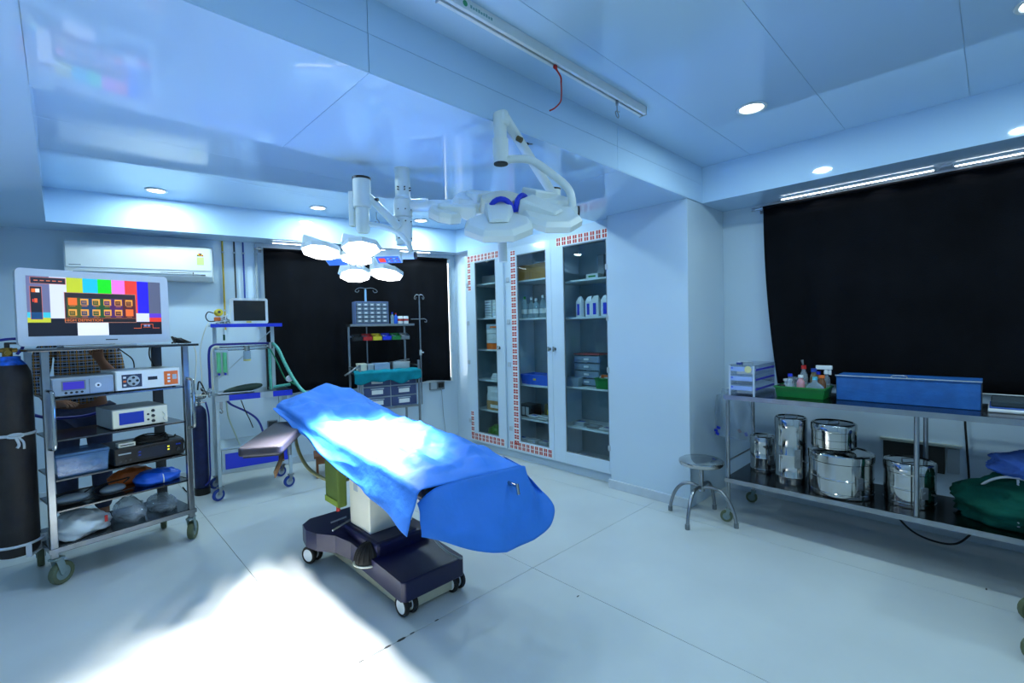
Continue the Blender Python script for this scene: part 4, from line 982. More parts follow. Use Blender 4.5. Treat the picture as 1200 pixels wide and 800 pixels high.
MB().blob((0, -.09, 1.555), (.026, .012, .008), 10, 6).build('mouth', mat('lips', rgb(110, 58, 50), .5), pe, smooth=180)
for sx in (-.10, .10):
    MB().blob((sx, -.055, .035), (.048, .135, .048), 14, 8, fn=lambda d: 1).build('shoe', BLACK, pe, smooth=180)
for o in bpy.data.objects['person'].children:
    pass

# ------------------------------------------------------------------ anaesthesia cart
B_ = rad(-7.7)
an = thing('anaesthesia_cart', 'white anaesthesia cart with blue trims and blue casters', 'cart', (.945, 4.70, 0), B_)
def AN(x, y, z): return Vector((.945 + x * math.cos(B_) - y * math.sin(B_), 4.70 + x * math.sin(B_) + y * math.cos(B_), z))
AW = .585; AD = .42
WP_ = mat('cart_white', rgb(178, 196, 206), .4)
for x, y in ((.015, .015), (AW, .015), (.015, AD), (AW, AD)):
    MB().bar((x, y, .12), (x, y, .90), .026, .026).build('leg', WP_, an, bevel=.003)
for x in (.03, .50):
    MB().bar((x, .20, .92), (x, .20, 1.525), .03, .022).build('upright', WP_, an, bevel=.003)
MB().bar((.05, .21, 1.05), (.49, .21, 1.48), .018, .008).build('brace', WP_, an)
MB().box(-.005, .555, .03, .38, 1.525, 1.542).build('top_shelf', WP_, an, bevel=.002)
MB().box(-.008, .558, .022, .03, 1.515, 1.546).build('shelf_trim', BLUE, an)
MB().box(0, .62, .0, AD + .02, .90, .918).build('work_tray', STEEL, an, bevel=.002)
for a, b, mt in ((0, .105, LGREY), (.105, .35, BLUE), (.35, .455, LGREY), (.455, .62, BLUE)):
    MB().box(a, b, -.008, 0, .868, .918).build('tray_trim', mt, an)
MB().box(.0, .62, 0, .02, .868, .90).build('tray_apron', WP_, an)
MB().box(.03, AW - .014, .02, AD, .435, .45).build('lower_shelf', WP_, an, bevel=.002)
bx_ = MB().box(.035, AW - .015, .012, AD - .02, .24, .43).build('drawer_box', WP_, an, bevel=.003)
MB().box(.06, AW - .02, .003, .012, .262, .40).build('drawer_front', BLUE, bx_, bevel=.002)
for x, y, yaw in ((.015, .015, 3.6), (AW, .015, 3.4), (.015, AD, 3.7), (AW, AD, 3.5)):
    caster(an, x, y, .052, yaw, STEEL, CAPBLUE, LGREY, top=.122, wd=.026)
MB().cyl((.03, .185, 1.335), (.48, .185, 1.335), .010, n=10).cyl((.03, .185, 1.31), (.48, .185, 1.31), .008, n=10).build('manifold_bar', CHROME, an, smooth=40)
MB().tube([(-.02, .17, .93), (-.022, .17, 1.1), (-.018, .17, 1.3), (.015, .175, 1.358), (.1, .178, 1.362), (.3, .178, 1.362), (.46, .18, 1.36)], .010, 8, smooth=6).build('blue_hose', HOSEB, an, smooth=180)
MB().tube([(.0, .165, .96), (-.002, .165, 1.2), (.006, .165, 1.31), (.03, .165, 1.345), (.06, .17, 1.34)], .008, 8, smooth=6).build('white_hose', OFFWHITE, an, smooth=180)
fm = MB().box(.025, .125, .15, .18, 1.08, 1.31).build('flowmeter', WP_, an, bevel=.004)
for x in (.05, .098):
    MB().cyl((x, .142, 1.11), (x, .142, 1.29), .017, n=12).build('flow_tube', mat('flow_green', rgb(110, 205, 150), .3), fm, smooth=40)
    MB().cyl((x, .15, 1.095), (x, .135, 1.095), .010, n=10).build('flow_knob', BLUE, fm, smooth=40)
MB().lathe([(0, 0), (.03, 0), (.032, .02), (.03, .085), (0, .085)], (.275, .15, 1.21), 18).build('vaporizer_jar', MILKY, an, smooth=50)
MB().lathe([(.0, 0), (.031, 0), (.031, .016), (0, .016)], (.275, .15, 1.204), 18).build('jar_base', mat('pale_yellow', rgb(200, 195, 120), .5), an, smooth=50)
MB().cyl((.275, .15, 1.295), (.275, .15, 1.345), .024, n=14).cyl((.275, .15, 1.33), (.275, .185, 1.33), .012, n=10).build('jar_clamp', CHROME, an, smooth=40)
MB().cyl((.475, .15, 1.31), (.475, .15, 1.37), .02, n=12).cyl((.44, .16, 1.335), (.51, .16, 1.335), .014, n=10).build('valve_block', CHROME, an, smooth=40)
MB().cyl((.465, .17, .92), (.465, .17, 1.31), .013, n=12).build('breathing_column', HOSEG, an, smooth=40)
MB().bar((.44, .17, .919), (.44, .17, 1.31), .012, .012).build('column_rod', BLACK, an)
# corrugated hose
pts = spline([Vector(p) for p in ((.49, .13, 1.36), (.53, .10, 1.30), (.58, .04, 1.15), (.64, -.03, 1.0), (.70, -.10, .90), (.76, -.14, .875))], 14)
MB().tube(pts, [.014 + .003 * (i % 2) for i in range(len(pts))], 8).build('corrugated_hose', HOSEG, an, smooth=180)
pts = spline([Vector(p) for p in ((.47, .13, 1.30), (.52, .12, 1.18), (.58, .10, 1.02), (.62, .05, .985), (.66, -.02, .95))], 10)
MB().tube(pts, .006, 8).build('green_tube', mat('dark_green_tube', rgb(20, 130, 90), .4), an, smooth=180)
MB().lathe([(0, 0), (.03, 0), (.03, .02), (.026, .024), (0, .024)], (.60, .02, 1.02), 16, axis=(0, -1, .2)).build('pressure_gauge', WHITE, an, smooth=40)
MB().lathe([(0, 0), (.024, 0), (.024, .002), (0, .002)], (.60, -.0045, 1.025), 16, axis=(0, -1, .2)).build('gauge_ring', STEEL, an)
MB().cyl((.48, .1, .945), (.61, .03, .965), .014, n=10).build('connector_tube', HOSEG, an, smooth=40)
tag(MB().blob((0, 0, .0), (.20, .045, .04), 18, 10, fn=lambda d: (1 - .45 * d.x) * .8).build('breathing_bag', mat('dark_green_rubber', rgb(16, 50, 40), .5), None, AN(.30, .10, .965), (0, rad(-7), B_), smooth=180), 'dark green breathing bag lying on the anaesthesia cart tray', 'breathing bag')
tag(MB().cyl((-.14, 0, 0), (.14, 0, 0), .009, n=8).build('steel_rod', STEEL, None, AN(.17, .06, .928), (0, 0, B_), smooth=40), 'thin steel rod lying on the anaesthesia cart tray', 'rod')
cable('dark blue hose looping under the anaesthesia cart tray', [AN(.09, .05, .89), AN(.12, .05, .83), AN(.25, .08, .74), AN(.33, .08, .66), AN(.37, .08, .55), AN(.375, .08, .455)], .009, HOSEB)
cable('black cord with plug hanging below the anaesthesia cart tray', [AN(.20, .03, .86), AN(.23, .03, .76), AN(.26, .02, .68), AN(.285, .02, .60)], .004, RUBBER)
cable('clear tube hanging below the anaesthesia cart tray', [AN(.09, .06, .86), AN(.10, .06, .72), AN(.14, .06, .58), AN(.18, .07, .455)], .006, HOSEC)
t = thing('clip_hook', 'small metal clamp under the left end of the anaesthesia tray', 'clamp', AN(.045, .0, .80), B_)
MB().box(-.012, .012, -.006, .006, 0, .065).build('arm', STEEL, t); MB().tube([(0, 0, 0), (.01, -.01, -.02), (0, -.015, -.035), (-.012, -.005, -.02)], .005, 6, smooth=3).build('hook', STEEL, t, smooth=180)
# patient monitor
t = thing('patient_monitor', 'small white patient monitor with dark screen on the anaesthesia cart', 'monitor', AN(.305, .10, 1.5425), B_)
m = MB(); m.prism(rrect(.30, .235, .02), 0, .09); m.V = [(x, -z + .09, y + .12) for x, y, z in m.V]
b_ = m.build('housing', WHITE, t, smooth=40)
MB().box(-.128, .128, -.002, 0, .03, .215).build('screen', mat('dark_screen', rgb(12, 14, 18), .15), b_)
MB().box(-.03, .01, -.003, -.001, .014, .026).build('buttons', YELLOW, b_)
MB().box(-.08, .08, .02, .08, 0, .003).build('foot', DGREY, t)
# leads on the top shelf
t = thing('sensor_leads', 'tangled grey and yellow sensor leads on the anaesthesia cart top', 'leads', AN(.085, .12, 1.5425), B_)
for k in range(9):
    r_ = random.Random(k + 20)
    MB().tube([(r_.uniform(-.09, -.02), r_.uniform(-.05, .05), .01), (r_.uniform(-.05, .05), r_.uniform(-.06, .06), r_.uniform(.02, .09)), (r_.uniform(-.04, .07), r_.uniform(-.06, .06), r_.uniform(.02, .08)), (r_.uniform(.0, .07), r_.uniform(-.06, .06), .01)], .005, 6, smooth=6).build('lead', [LGREY, MGREY, PAPER][k % 3], t, smooth=180)
MB().lathe([(0, 0), (.03, 0), (.034, .02), (.03, .045), (0, .045)], (-.03, .0, .10), 16, axis=(.3, -1, .2)).build('mask_ring', YELLOW, t, smooth=50)
MB().lathe([(0, .0), (.012, 0), (.012, .004), (0, .004)], (-.021, -.046, .109), 12, axis=(.3, -1, .2)).build('mask_port', DGREY, t)
MB().box(-.06, -.01, -.04, .0, .03, .065).build('clip', ORANGE, t, bevel=.008)
MB().tube([(-.06, 0, .10), (-.10, -.01, .11), (-.12, -.01, .07), (-.10, -.01, .03), (-.05, -.02, .03)], .005, 6, smooth=6).build('loop', DGREY, t, smooth=180)
cable('cream cable hanging from the anaesthesia cart top to the gas fittings', [AN(-.02, .05, 1.56), AN(-.06, .04, 1.46), AN(-.09, .04, 1.3), AN(-.085, .04, 1.1), AN(-.09, .06, .98)], .0035, OFFWHITE)
t = thing('dark_connector', 'dark connector dangling under the anaesthesia cart top', 'connector', AN(.09, .03, 1.40), B_)
MB().cyl((0, 0, 0), (0, 0, .05), .008, n=10).build('body', DKGREEN, t, smooth=40); MB().cyl((0, 0, .05), (0, 0, .12), .003, n=6).build('lead', LGREY, t)
# gas cylinder on the cart side
t = thing('gas_cylinder', 'slim dark blue gas cylinder standing at the left of the anaesthesia cart', 'gas cylinder', (.885, 5.03, .0), B_)
MB().lathe([(0, .06), (.05, .06), (.057, .075), (.057, .72), (.05, .77), (.03, .80), (.018, .81), (0, .81)], n=24).build('body', mat('navy_worn', rgb(24, 34, 84), .55, var=.4, scale=14), t, smooth=50)
MB().lathe([(0, 0), (.062, 0), (.064, .06), (0, .06)], n=20).build('base', BLACK, t, smooth=40)
MB().cyl((0, 0, .80), (0, 0, .87), .014, n=10).cyl((-.05, 0, .84), (.05, 0, .84), .010, n=10).cyl((-.02, -.03, .87), (.03, .03, .87), .009, n=10).cyl((-.04, -.01, .89), (-.04, .01, .93), .02, n=12).build('regulator', CHROME, t, smooth=40)
MB().tube([(.05, -.0, .84), (.07, -.03, .7), (.065, -.04, .4), (.06, -.05, .15), (.02, -.065, .09)], .007, 8, smooth=6).build('hose', HOSEB, t, smooth=180)
# fittings cluster
t = thing('gas_fittings', 'cluster of chrome gas fittings at the left of the anaesthesia tray', 'fittings', AN(-.06, .03, .90), B_)
for k in range(7):
    r_ = random.Random(k + 50); c = Vector((r_.uniform(-.06, .03), r_.uniform(-.02, .05), r_.uniform(-.0, .10)))
    d = Vector((r_.uniform(-1, 1), r_.uniform(-1, 1), r_.uniform(-1, 1))).normalized() * .04
    MB().cyl(c - d, c + d, .011, n=10).cyl(c + d * .3, c + d * .75, .016, n=6).build('fitting', CHROME, t, smooth=40)
MB().tube([(0, 0, .04), (-.03, -.01, .13), (-.05, 0, .15), (-.06, 0, .08)], .006, 6, smooth=5).build('hose', BLACK, t, smooth=180)
# wooden step
t = thing('wooden_step', 'brown wooden step stool on the floor behind the operating table', 'step stool', (1.99, 4.72, 0), rad(-20))
MB().box(-.2, .2, -.13, .13, .20, .225).build('top', WOOD, t, bevel=.003)
for sx in (-1, 1):
    MB().box(sx * .17 - .011, sx * .17 + .011, -.12, .12, 0, .20).build('side_panel', WOOD, t, bevel=.002)
MB().box(-.16, .16, -.12, -.1, .14, .20).build('apron', WOOD, t)
t = thing('foot_pedal', 'dark grey unit lying on the wooden step', 'unit', (1.99, 4.72, .2255), rad(-20))
MB().box(-.12, .12, -.08, .08, 0, .08).build('body', MGREY, t, bevel=.01); MB().box(-.1, .1, -.09, -.08, .02, .06).build('front', CAPBLUE, t)
# ------------------------------------------------------------------ operating table
OX, OY = 1.37, 2.5
ot = thing('operating_table', 'operating table on a navy wheeled base with ivory column', 'operating table', (OX, OY, 0))
def lo(m): m.V = [(x - OX, y - OY, z) for x, y, z in m.V]; return m
def interp(P, t):
    for (a, b), (c, d) in zip(P, P[1:]):
        if t <= c: return b + (d - b) * max(0, (t - a)) / (c - a)
    return P[-1][1]
ZT = lambda y: interp([(1.6, .75), (1.68, .757), (2.1, .82), (2.5, .848), (2.9, .88), (3.3, .95), (3.7, .965)], y)
poly = [(1.19, 2.03), (1.55, 2.03), (1.565, 2.05), (1.565, 2.58), (1.59, 2.70), (1.66, 2.78), (1.69, 2.90), (1.68, 3.02), (1.62, 3.09), (1.12, 3.09), (1.055, 3.03), (1.035, 2.92), (1.06, 2.82), (1.13, 2.72), (1.17, 2.60), (1.175, 2.05)]
n = len(poly)
m = MB(); top = lambda y: .195 + .05 * min(1, max(0, (y - 2.35) / .4))
m.add([(x, y, top(y) - .105) for x, y in poly] + [(x, y, top(y)) for x, y in poly], [(i, (i + 1) % n, n + (i + 1) % n, n + i) for i in range(n)])
# top and bottom faces as strips so that the slope stays clean
pl = sorted(set(p[1] for p in poly))
def xr(y):
    xs_ = []
    for i in range(n):
        (xa, ya), (xb, yb) = poly[i], poly[(i + 1) % n]
        if abs(ya - yb) < 1e-9:
            if abs(ya - y) < 1e-9: xs_ += [xa, xb]
        elif min(ya, yb) - 1e-9 <= y <= max(ya, yb) + 1e-9: xs_.append(xa + (xb - xa) * (y - ya) / (yb - ya))
    return min(xs_), max(xs_)
for ya, yb in zip(pl, pl[1:]):
    a0, a1 = xr(ya); b0, b1 = xr(yb)
    m.add([(a0, ya, top(ya)), (a1, ya, top(ya)), (b1, yb, top(yb)), (b0, yb, top(yb))], [(0, 1, 2, 3)])
    m.add([(a0, ya, top(ya) - .105), (a1, ya, top(ya) - .105), (b1, yb, top(yb) - .105), (b0, yb, top(yb) - .105)], [(0, 3, 2, 1)])
lo(m).build('base_cover', NAVY, ot, bevel=.008)
lo(MB().box(1.21, 1.53, 2.06, 2.96, .025, .092)).build('base_plinth', mat('plinth_silver', rgb(190, 188, 165), .3, .4), ot, bevel=.006)
lo(MB().box(1.20, 1.55, 2.34, 2.86, .19, .285)).build('base_hump', NAVY, ot, bevel=.02)
def twin(x, y, yaw):
    c = Vector((x - OX, y - OY, .054)); ax = Vector((-math.sin(yaw), math.cos(yaw), 0))
    f = MB().cyl(c - ax * .012, c + ax * .012, .03, n=12).cyl(c + Vector((0, 0, .02)), c + Vector((0, 0, .075)), .014, n=10).build('caster', BLACK, ot, smooth=40)
    for s_ in (-1, 1):
        p = c + ax * s_ * .026
        MB().lathe([(.038, -.012), (.05, -.012), (.054, -.006), (.054, .006), (.05, .012), (.038, .012)], p, 24, axis=ax).build('tyre', RUBBER, f, smooth=40)
        MB().lathe([(0, -.0135), (.034, -.0135), (.041, -.009), (.041, .009), (.034, .0135), (0, .0135)], p, 24, axis=ax).build('hub', WHITE, f, smooth=40)
twin(1.225, 2.085, 1.62); twin(1.53, 2.085, 1.66); twin(1.10, 3.0, 1.95); twin(1.62, 3.0, 1.7)
col = lo(MB().box(1.235, 1.515, 2.48, 2.735, .285, .70)).build('column', OFFWHITE, ot, bevel=.006)
lo(MB().box(1.232, 1.235, 2.62, 2.67, .50, .55)).build('data_plate', LGREY, col)
m = MB().blob((1.20, 2.42, .19), (.085, .075, .085), 24, 14)
m.V = [(x, y, max(z, .175)) for x, y, z in m.V]
for k in range(9):
    a = rad(100 + k * 20)
    m.tube([(1.20 + .086 * math.cos(a) * math.sin(t_), 2.42 + .076 * math.sin(a) * math.sin(t_), .19 + .086 * math.cos(t_)) for t_ in [rad(20 + 10 * j) for j in range(8)]], .0045, 5)
lo(m).build('rubber_boot', RUBBER, ot, smooth=50)
lo(MB().tube([(1.20 + .088 * math.cos(rad(a)), 2.42 + .078 * math.sin(rad(a)), .172) for a in range(110, 281, 10)], .006, 6)).build('boot_rim', OFFWHITE, ot, smooth=180)
lo(MB().tube([(1.12, 1.74, .62), (1.18, 1.78, .52), (1.33, 1.88, .36), (1.50, 2.00, .22), (1.552, 2.04, .185)], .006, 6, smooth=6)).build('cable', MGREY, ot, smooth=180)
for a, b in (((1.24, 2.74, .30), (1.11, 2.70, .285)), ((1.24, 2.80, .30), (1.15, 2.82, .285))):
    lo(MB().cyl(a, b, .006, n=8)).build('pedal_rod', STEEL, ot, smooth=40)
lo(MB().box(1.19, 1.56, 2.28, 2.95, .70, .765)).build('top_carriage', DGREY, ot, bevel=.006)
def slab(y0, y1, x0, x1, up, dn, name, mt, k=8, bv=.012):
    ys_ = [y0 + (y1 - y0) * i / k for i in range(k + 1)]
    pr = [(y, ZT(y) - up) for y in ys_] + [(y, ZT(y) - dn) for y in reversed(ys_)]
    q = len(pr); m = MB()
    m.add([(x, y, z) for x in (x0, x1) for y, z in pr], [(i, (i + 1) % q, q + (i + 1) % q, q + i) for i in range(q)])
    for i in range(k):
        for o_ in (0, q): m.add([m.V[o_ + i], m.V[o_ + i + 1], m.V[o_ + q - 2 - i], m.V[o_ + q - 1 - i]], [(0, 1, 2, 3)])
    return lo(m).build(name, mt, ot, bevel=bv)
slab(2.72, 3.46, 1.12, 1.62, .014, .07, 'back_pad', BLACK); slab(2.12, 2.70, 1.12, 1.62, .014, .07, 'seat_pad', BLACK); slab(1.74, 2.10, 1.12, 1.62, .014, .07, 'leg_pad', BLACK)
slab(1.76, 3.44, 1.13, 1.61, .071, .088, 'bed_frame', STEEL, bv=.003)
for x in (1.095, 1.645): slab(1.8, 3.40, x - .006, x + .006, .05, .075, 'side_rail', CHROME, bv=.002)
lo(MB().cyl((1.545, 1.58, .695), (1.545, 1.76, .70), .009, n=10).cyl((1.545, 1.575, .655), (1.545, 1.585, .705), .008, n=10)).build('end_rod', CHROME, ot, smooth=40)
# arm board
ab = MB().prism(rrect(.80, .215, .03), 0, .05)
dx, dy = (.74 - 1.12), (2.70 - 3.36); yaw = math.atan2(dy, dx)
arm = ab.build('arm_board', LEATHER, ot, ((1.12 + .74) / 2 - OX, (3.36 + 2.70) / 2 - OY, .80), (rad(0), rad(-1.0), yaw), bevel=.012, seg=3)
MB().box(-.36, .36, -.09, .09, -.014, -.002).build('board_plate', DGREY, arm)
MB().bar((-.06, 0, -.012), (.06, .03, -.11), .03, .02).bar((.06, .03, -.10), (.19, .02, -.16), .006, .045).build('strap', mat('brown_strap', rgb(90, 70, 45), .7), arm)
MB().cyl((-.30, 0, -.02), (-.30, 0, -.16), .014, n=10).build('board_post', STEEL, arm, smooth=40)
m = MB().prism([(1.165, 2.74), (1.225, 2.74), (1.225, 2.93), (1.165, 2.93)], .385, .66)
p_ = lo(m).build('pouch', OLIVE, ot, bevel=.012)
lo(MB().box(1.161, 1.165, 2.745, 2.925, .395, .43)).build('pouch_seam', mat('olive_light', rgb(125, 150, 50), .7), p_)
lo(MB().cyl((1.19, 2.8, .35), (1.19, 2.8, .385), .012, n=8)).build('pouch_plug', RED, p_)
lo(MB().tube([(1.12, 3.30, .78), (1.11, 3.20, .66), (1.13, 3.05, .56), (1.22, 2.92, .50), (1.32, 2.84, .52)], .011, 8, smooth=6)).build('suction_hose', mat('olive_hose', rgb(135, 135, 95), .45), ot, smooth=180)

# blue drape lying over the table
RIDGE = [(1.2, 3.3, 1.35, 2.2, .011), (1.5, 3.3, 1.28, 2.5, .009), (1.15, 2.5, 1.5, 2.0, .010), (1.55, 2.9, 1.3, 2.35, .009), (1.2, 1.95, 1.6, 2.35, .008), (1.12, 2.9, 1.45, 3.1, .008), (1.3, 1.8, 1.62, 1.95, .007), (1.4, 3.45, 1.5, 2.8, .010), (1.15, 2.15, 1.35, 1.72, .008)]
def ridges(x, y):
    z = 0
    for a, b, c, d, h in RIDGE:
        t = ((x - a) * (c - a) + (y - b) * (d - b)) / ((c - a) ** 2 + (d - b) ** 2); t2 = min(1, max(0, t))
        q = math.hypot(x - a - (c - a) * t2, y - b - (d - b) * t2)
        z += h * math.exp(-(q / .022) ** 2) * (.35 + math.sin(math.pi * t2))
    return z
def wr(x, y):
    return .0045 * math.sin(11 * x + 5 * y) + .004 * math.sin(17 * y - 8 * x + 1) + .0035 * math.sin(23 * x + 13 * y + 2) + .003 * math.sin(31 * y + 7 * x)
def dr(u, v):
    y = (3.50 + .12 * min(1, max(0, (u - .2) / .5))) * (1 - v) + (1.715 - .06 * min(1, max(0, (u - .25) / .5))) * v
    y += .012 * math.sin(14 * u) * (1 - v) ** 4
    zt = ZT(y) + .003
    zt += .07 * math.exp(-((y - 3.44) / .12) ** 2 - ((u - .55) / .15) ** 2)
    zt += .018 * math.exp(-((y - 3.05) / .10) ** 2 - ((u - .45) / .15) ** 2) + .016 * math.exp(-((y - 2.55) / .12) ** 2 - ((u - .6) / .1) ** 2)
    ua, ub_ = .30, .74
    zh = .572 + (y - 1.69) * .196
    if u < ua:
        a = (ua - u) / ua
        d = max(.0, zt - zh)
        rr = min(.035, d)
        if a < .2: b = a / .2; return (1.108 - .035 * math.sin(b * 1.5708), y, zt - rr * (1 - math.cos(b * 1.5708)) + .5 * wr(1.1, y))
        b = (a - .2) / .8
        x = 1.073 - .018 * b * rdg(y, b * .35, 4.1, 3.0) - .02 * b - .008 * b * math.sin(7 * y + 2) - .004 * b * math.sin(19 * y) - .02 * b * max(0, (2.2 - y))
        return (x, y - .01 * b * math.sin(6 * y), zt - rr - max(0, d - rr) * b)
    if u > ub_:
        a = (u - ub_) / (1 - ub_)
        zh2 = .58 + .12 * max(0, y - 2.0)
        if a < .2: b = a / .2; return (1.632 + .035 * math.sin(b * 1.5708), y, zt - .035 * (1 - math.cos(b * 1.5708)) + .5 * wr(1.6, y))
        b = (a - .2) / .8
        fl_ = .12 * max(0, 1 - (y - 1.66) / .5)
        return (1.667 + (.03 + fl_) * b + .02 * b * math.sin(10 * y), y, zt - .035 - (zt - .035 - zh2) * b)
    x = 1.108 + (1.632 - 1.108) * (u - ua) / (ub_ - ua)
    return (x, y, zt + abs(wr(x, y)) * 1.4 * min(1, (1 - v) / .06) + (ridges(x, y) + .026 * rdg(x, y * .8, .3, 3.3) + .012 * rdg(x, y, 1.7, 8)) * min(1, (u - ua) / .06, (ub_ - u) / .06, (1 - v) / .06))
dp = thing('surgical_drape', 'crumpled bright blue sheet draped over the operating table', 'drape', (OX, OY, .6))
m = MB().grid(dr, 100, 150); lo(m); m.V = [(x, y, z - .6) for x, y, z in m.V]
m.build('sheet', DRAPE, dp, smooth=180, solid=.0015)
Tc = [(0, (1.085, 1.735, .70)), (.10, (1.13, 1.710, .745)), (.2, (1.2, 1.706, .7605)), (.35, (1.36, 1.686, .7600)), (.62, (1.635, 1.656, .756)), (.78, (1.69, 1.68, .735)), (1, (1.70, 1.85, .76))]
Bc = [(0, (1.055, 1.68, .585)), (.12, (1.13, 1.62, .555)), (.3, (1.28, 1.585, .472)), (.5, (1.46, 1.575, .415)), (.68, (1.64, 1.58, .405)), (.82, (1.78, 1.61, .435)), (.92, (1.845, 1.66, .52)), (1, (1.84, 1.86, .57))]
def crv(C, s_):
    P = [Vector(p) for k, p in C]; K = [k for k, p in C]
    for i in range(len(K) - 1):
        if s_ <= K[i + 1] + 1e-9:
            t = (s_ - K[i]) / (K[i + 1] - K[i]); p0, p1, p2, p3 = P[max(i - 1, 0)], P[i], P[i + 1], P[min(i + 2, len(P) - 1)]
            return 0.5 * ((2 * p1) + (p2 - p0) * t + (2 * p0 - 5 * p1 + 4 * p2 - p3) * t * t + (3 * p1 - p0 - 3 * p2 + p3) * t ** 3)
    return P[-1]
def ft(u, v):
    a, b = crv(Tc, u), crv(Bc, u)
    p = a.lerp(b, v)
    o_ = math.sin(math.pi * v) * .012 + .010 * v * math.sin(14 * u + 2 * v) + .004 * math.sin(9 * v + 6 * u)
    o_ += .016 * v * rdg(u * 1.2, v * .25, 7.7, 4.0)
    out = Vector((max(0, u - .6), -1, 0)).normalized()
    p += out * o_
    return tuple(p)
m = MB().grid(ft, 50, 24); lo(m); m.V = [(x, y, z - .6) for x, y, z in m.V]
m.build('foot_fold', DRAPE, dp, smooth=180, solid=.0015)

# ------------------------------------------------------------------ surgical lamps
VD = Vector((.696, .718, 0)); RT = Vector((.718, -.696, 0)); UP = Vector((0, 0, 1))
PXY = Vector((1.51, 2.475, 0))
lp = thing('lamp_pole', 'white ceiling pole carrying both surgical lamps', 'lamp pole', PXY)
MB().lathe([(0, Z1), (.044, Z1), (.044, 2.25), (.05, 2.245), (.05, 2.235), (.045, 2.23), (.045, 2.12), (.05, 2.115), (.05, 1.99), (.044, 1.985), (.044, 1.965), (0, 1.965)], n=28).build('tube', LAMPW, lp, smooth=35)
for z in (2.30, 2.285, 2.10, 2.0, 2.17):
    for a in (3.6, 4.4, 5.2):
        MB().cyl((.043 * math.cos(a), .043 * math.sin(a), z), (.055 * math.cos(a), .055 * math.sin(a), z), .004, n=8).build('bolt', DGREY, lp)
OCT = [(math.cos(rad(a)) * k, math.sin(rad(a)) * .86 * k) for a, k in ((22, 1.08), (68, 1), (112, 1), (158, 1.08), (202, 1.08), (248, 1), (292, 1), (338, 1.08))]
def head(t, H, beam, pods, R, lit, sx=1.0):
    """lamp head: pods lie in the plane through H at right angles to the beam; all coordinates local to t"""
    e3 = -Vector(beam).normalized(); e1 = (RT - e3 * RT.dot(e3)).normalized(); e2 = e3.cross(e1)
    def fr(c, ang, tilt=0.0):
        M = Matrix((( e1.x, e2.x, e3.x, H.x), (e1.y, e2.y, e3.y, H.y), (e1.z, e2.z, e3.z, H.z), (0, 0, 0, 1)))
        return M @ Matrix.Translation((c[0], c[1], c[2] if len(c) > 2 else 0)) @ Matrix.Rotation(ang, 4, 'Z') @ Matrix.Rotation(tilt, 4, 'Y')
    for i, (a, b, ang, tilt, k) in enumerate(pods):
        M = fr((a, b), ang, tilt)
        pts = [(x * R * k * sx, y * R * k) for x, y in OCT]
        m = MB().prism(pts, 0, .026); m2 = MB().prism(pts, .026, .036 if lit else .046, scale1=.86); m.add(m2.V, m2.F)
        m.xf(M)
        pod = m.build('lamp_pod', LAMPW, t, bevel=.004)
        f_ = MB().prism([(x * .93, y * .93) for x, y in pts], -.003, .0).xf(M)
        f_.build('light_face', LAMPFACE if lit else mat('unlit_lens', rgb(150, 165, 180), .1), pod)
        if not lit or True:
            # arm from hub to pod
            w_ = .055 * k
            q = MB().add([(-R * 1.05, -w_, .012), (R * .35, -w_ * .55, .05), (R * .35, w_ * .55, .05), (-R * 1.05, w_, .012), (-R * 1.05, -w_ * .8, .085), (R * .25, -w_ * .4, .062), (R * .25, w_ * .4, .062), (-R * 1.05, w_ * .8, .085)], [(0, 3, 2, 1), (4, 5, 6, 7), (0, 1, 5, 4), (1, 2, 6, 5), (2, 3, 7, 6), (3, 0, 4, 7)])
            if i: q.xf(M).build('pod_arm', LAMPW, pod, bevel=.008)
        if lit:
            l = bpy.data.lights.new('surgical_spot', 'SPOT'); l.energy = SURGICAL_W; l.color = (1.0, .97, .92); l.spot_size = rad(62); l.spot_blend = 1.0; l.shadow_soft_size = .06
            lo_ = bpy.data.objects.new('surgical_spot', l); COL.objects.link(lo_); lo_.parent = t
            p_l = M @ Vector((0, 0, -.045)); aim_ = Vector((1.0, 2.36, .35)) - PXY - p_l
            lo_.location = p_l; lo_.rotation_euler = (-aim_).to_track_quat('Z', 'Y').to_euler()
    return fr
# left, lit lamp
ll = thing('surgical_lamp', 'lit surgical lamp with five bright hexagonal pods', 'surgical lamp', PXY, group='ceiling surgical lamps')
def L_(x, y, z): return Vector((x, y, z)) - PXY
beam = -VD * .36 - UP * .93
fr = head(ll, L_(1.262, 2.593, 1.873), beam, [(0, .0, .2, 0, .95), (-.175, -.085, .2, .0, 1.12), (.06, -.11, -.1, 0, 1.12), (-.075, .205, -.5, 0, 1.1), (.12, .20, .5, 0, 1.08)], .092, True)
for a, b, w_, dd in ((.18, .02, .15, .09), (-.13, .035, .12, .085)):
    M = fr((a, b, .004), 0)
    pn = MB().box(-w_ / 2, w_ / 2, -dd / 2, dd / 2, 0, .04).xf(M).build('control_box', LAMPW, ll, bevel=.004)
    MB().box(-w_ * .45, w_ * .45, -dd * .42, dd * .42, -.002, 0).xf(M).build('key_panel', mat('panel_blue', rgb(90, 130, 205), .4), pn)
    if a > 0:
        MB().box(-w_ * .36, -w_ * .12, -dd * .2, dd * .25, -.004, -.002).xf(M).build('display', emis('red_display', rgb(230, 60, 30), 1.4), pn)
        for k in range(8):
            MB().box(-.004 + .018 * (k % 4), .006 + .018 * (k % 4), -.02 + .03 * (k // 4), -.012 + .03 * (k // 4), -.004, -.002).xf(M).build('key', [PAPER, ORANGE][k % 2], pn)
MB().lathe([(.02, -.012), (.028, -.012), (.028, 0), (.02, 0)], (0, 0, 0), 20).xf(fr((0, .06), 0)).build('handle_ring', LGREY, ll, smooth=40)
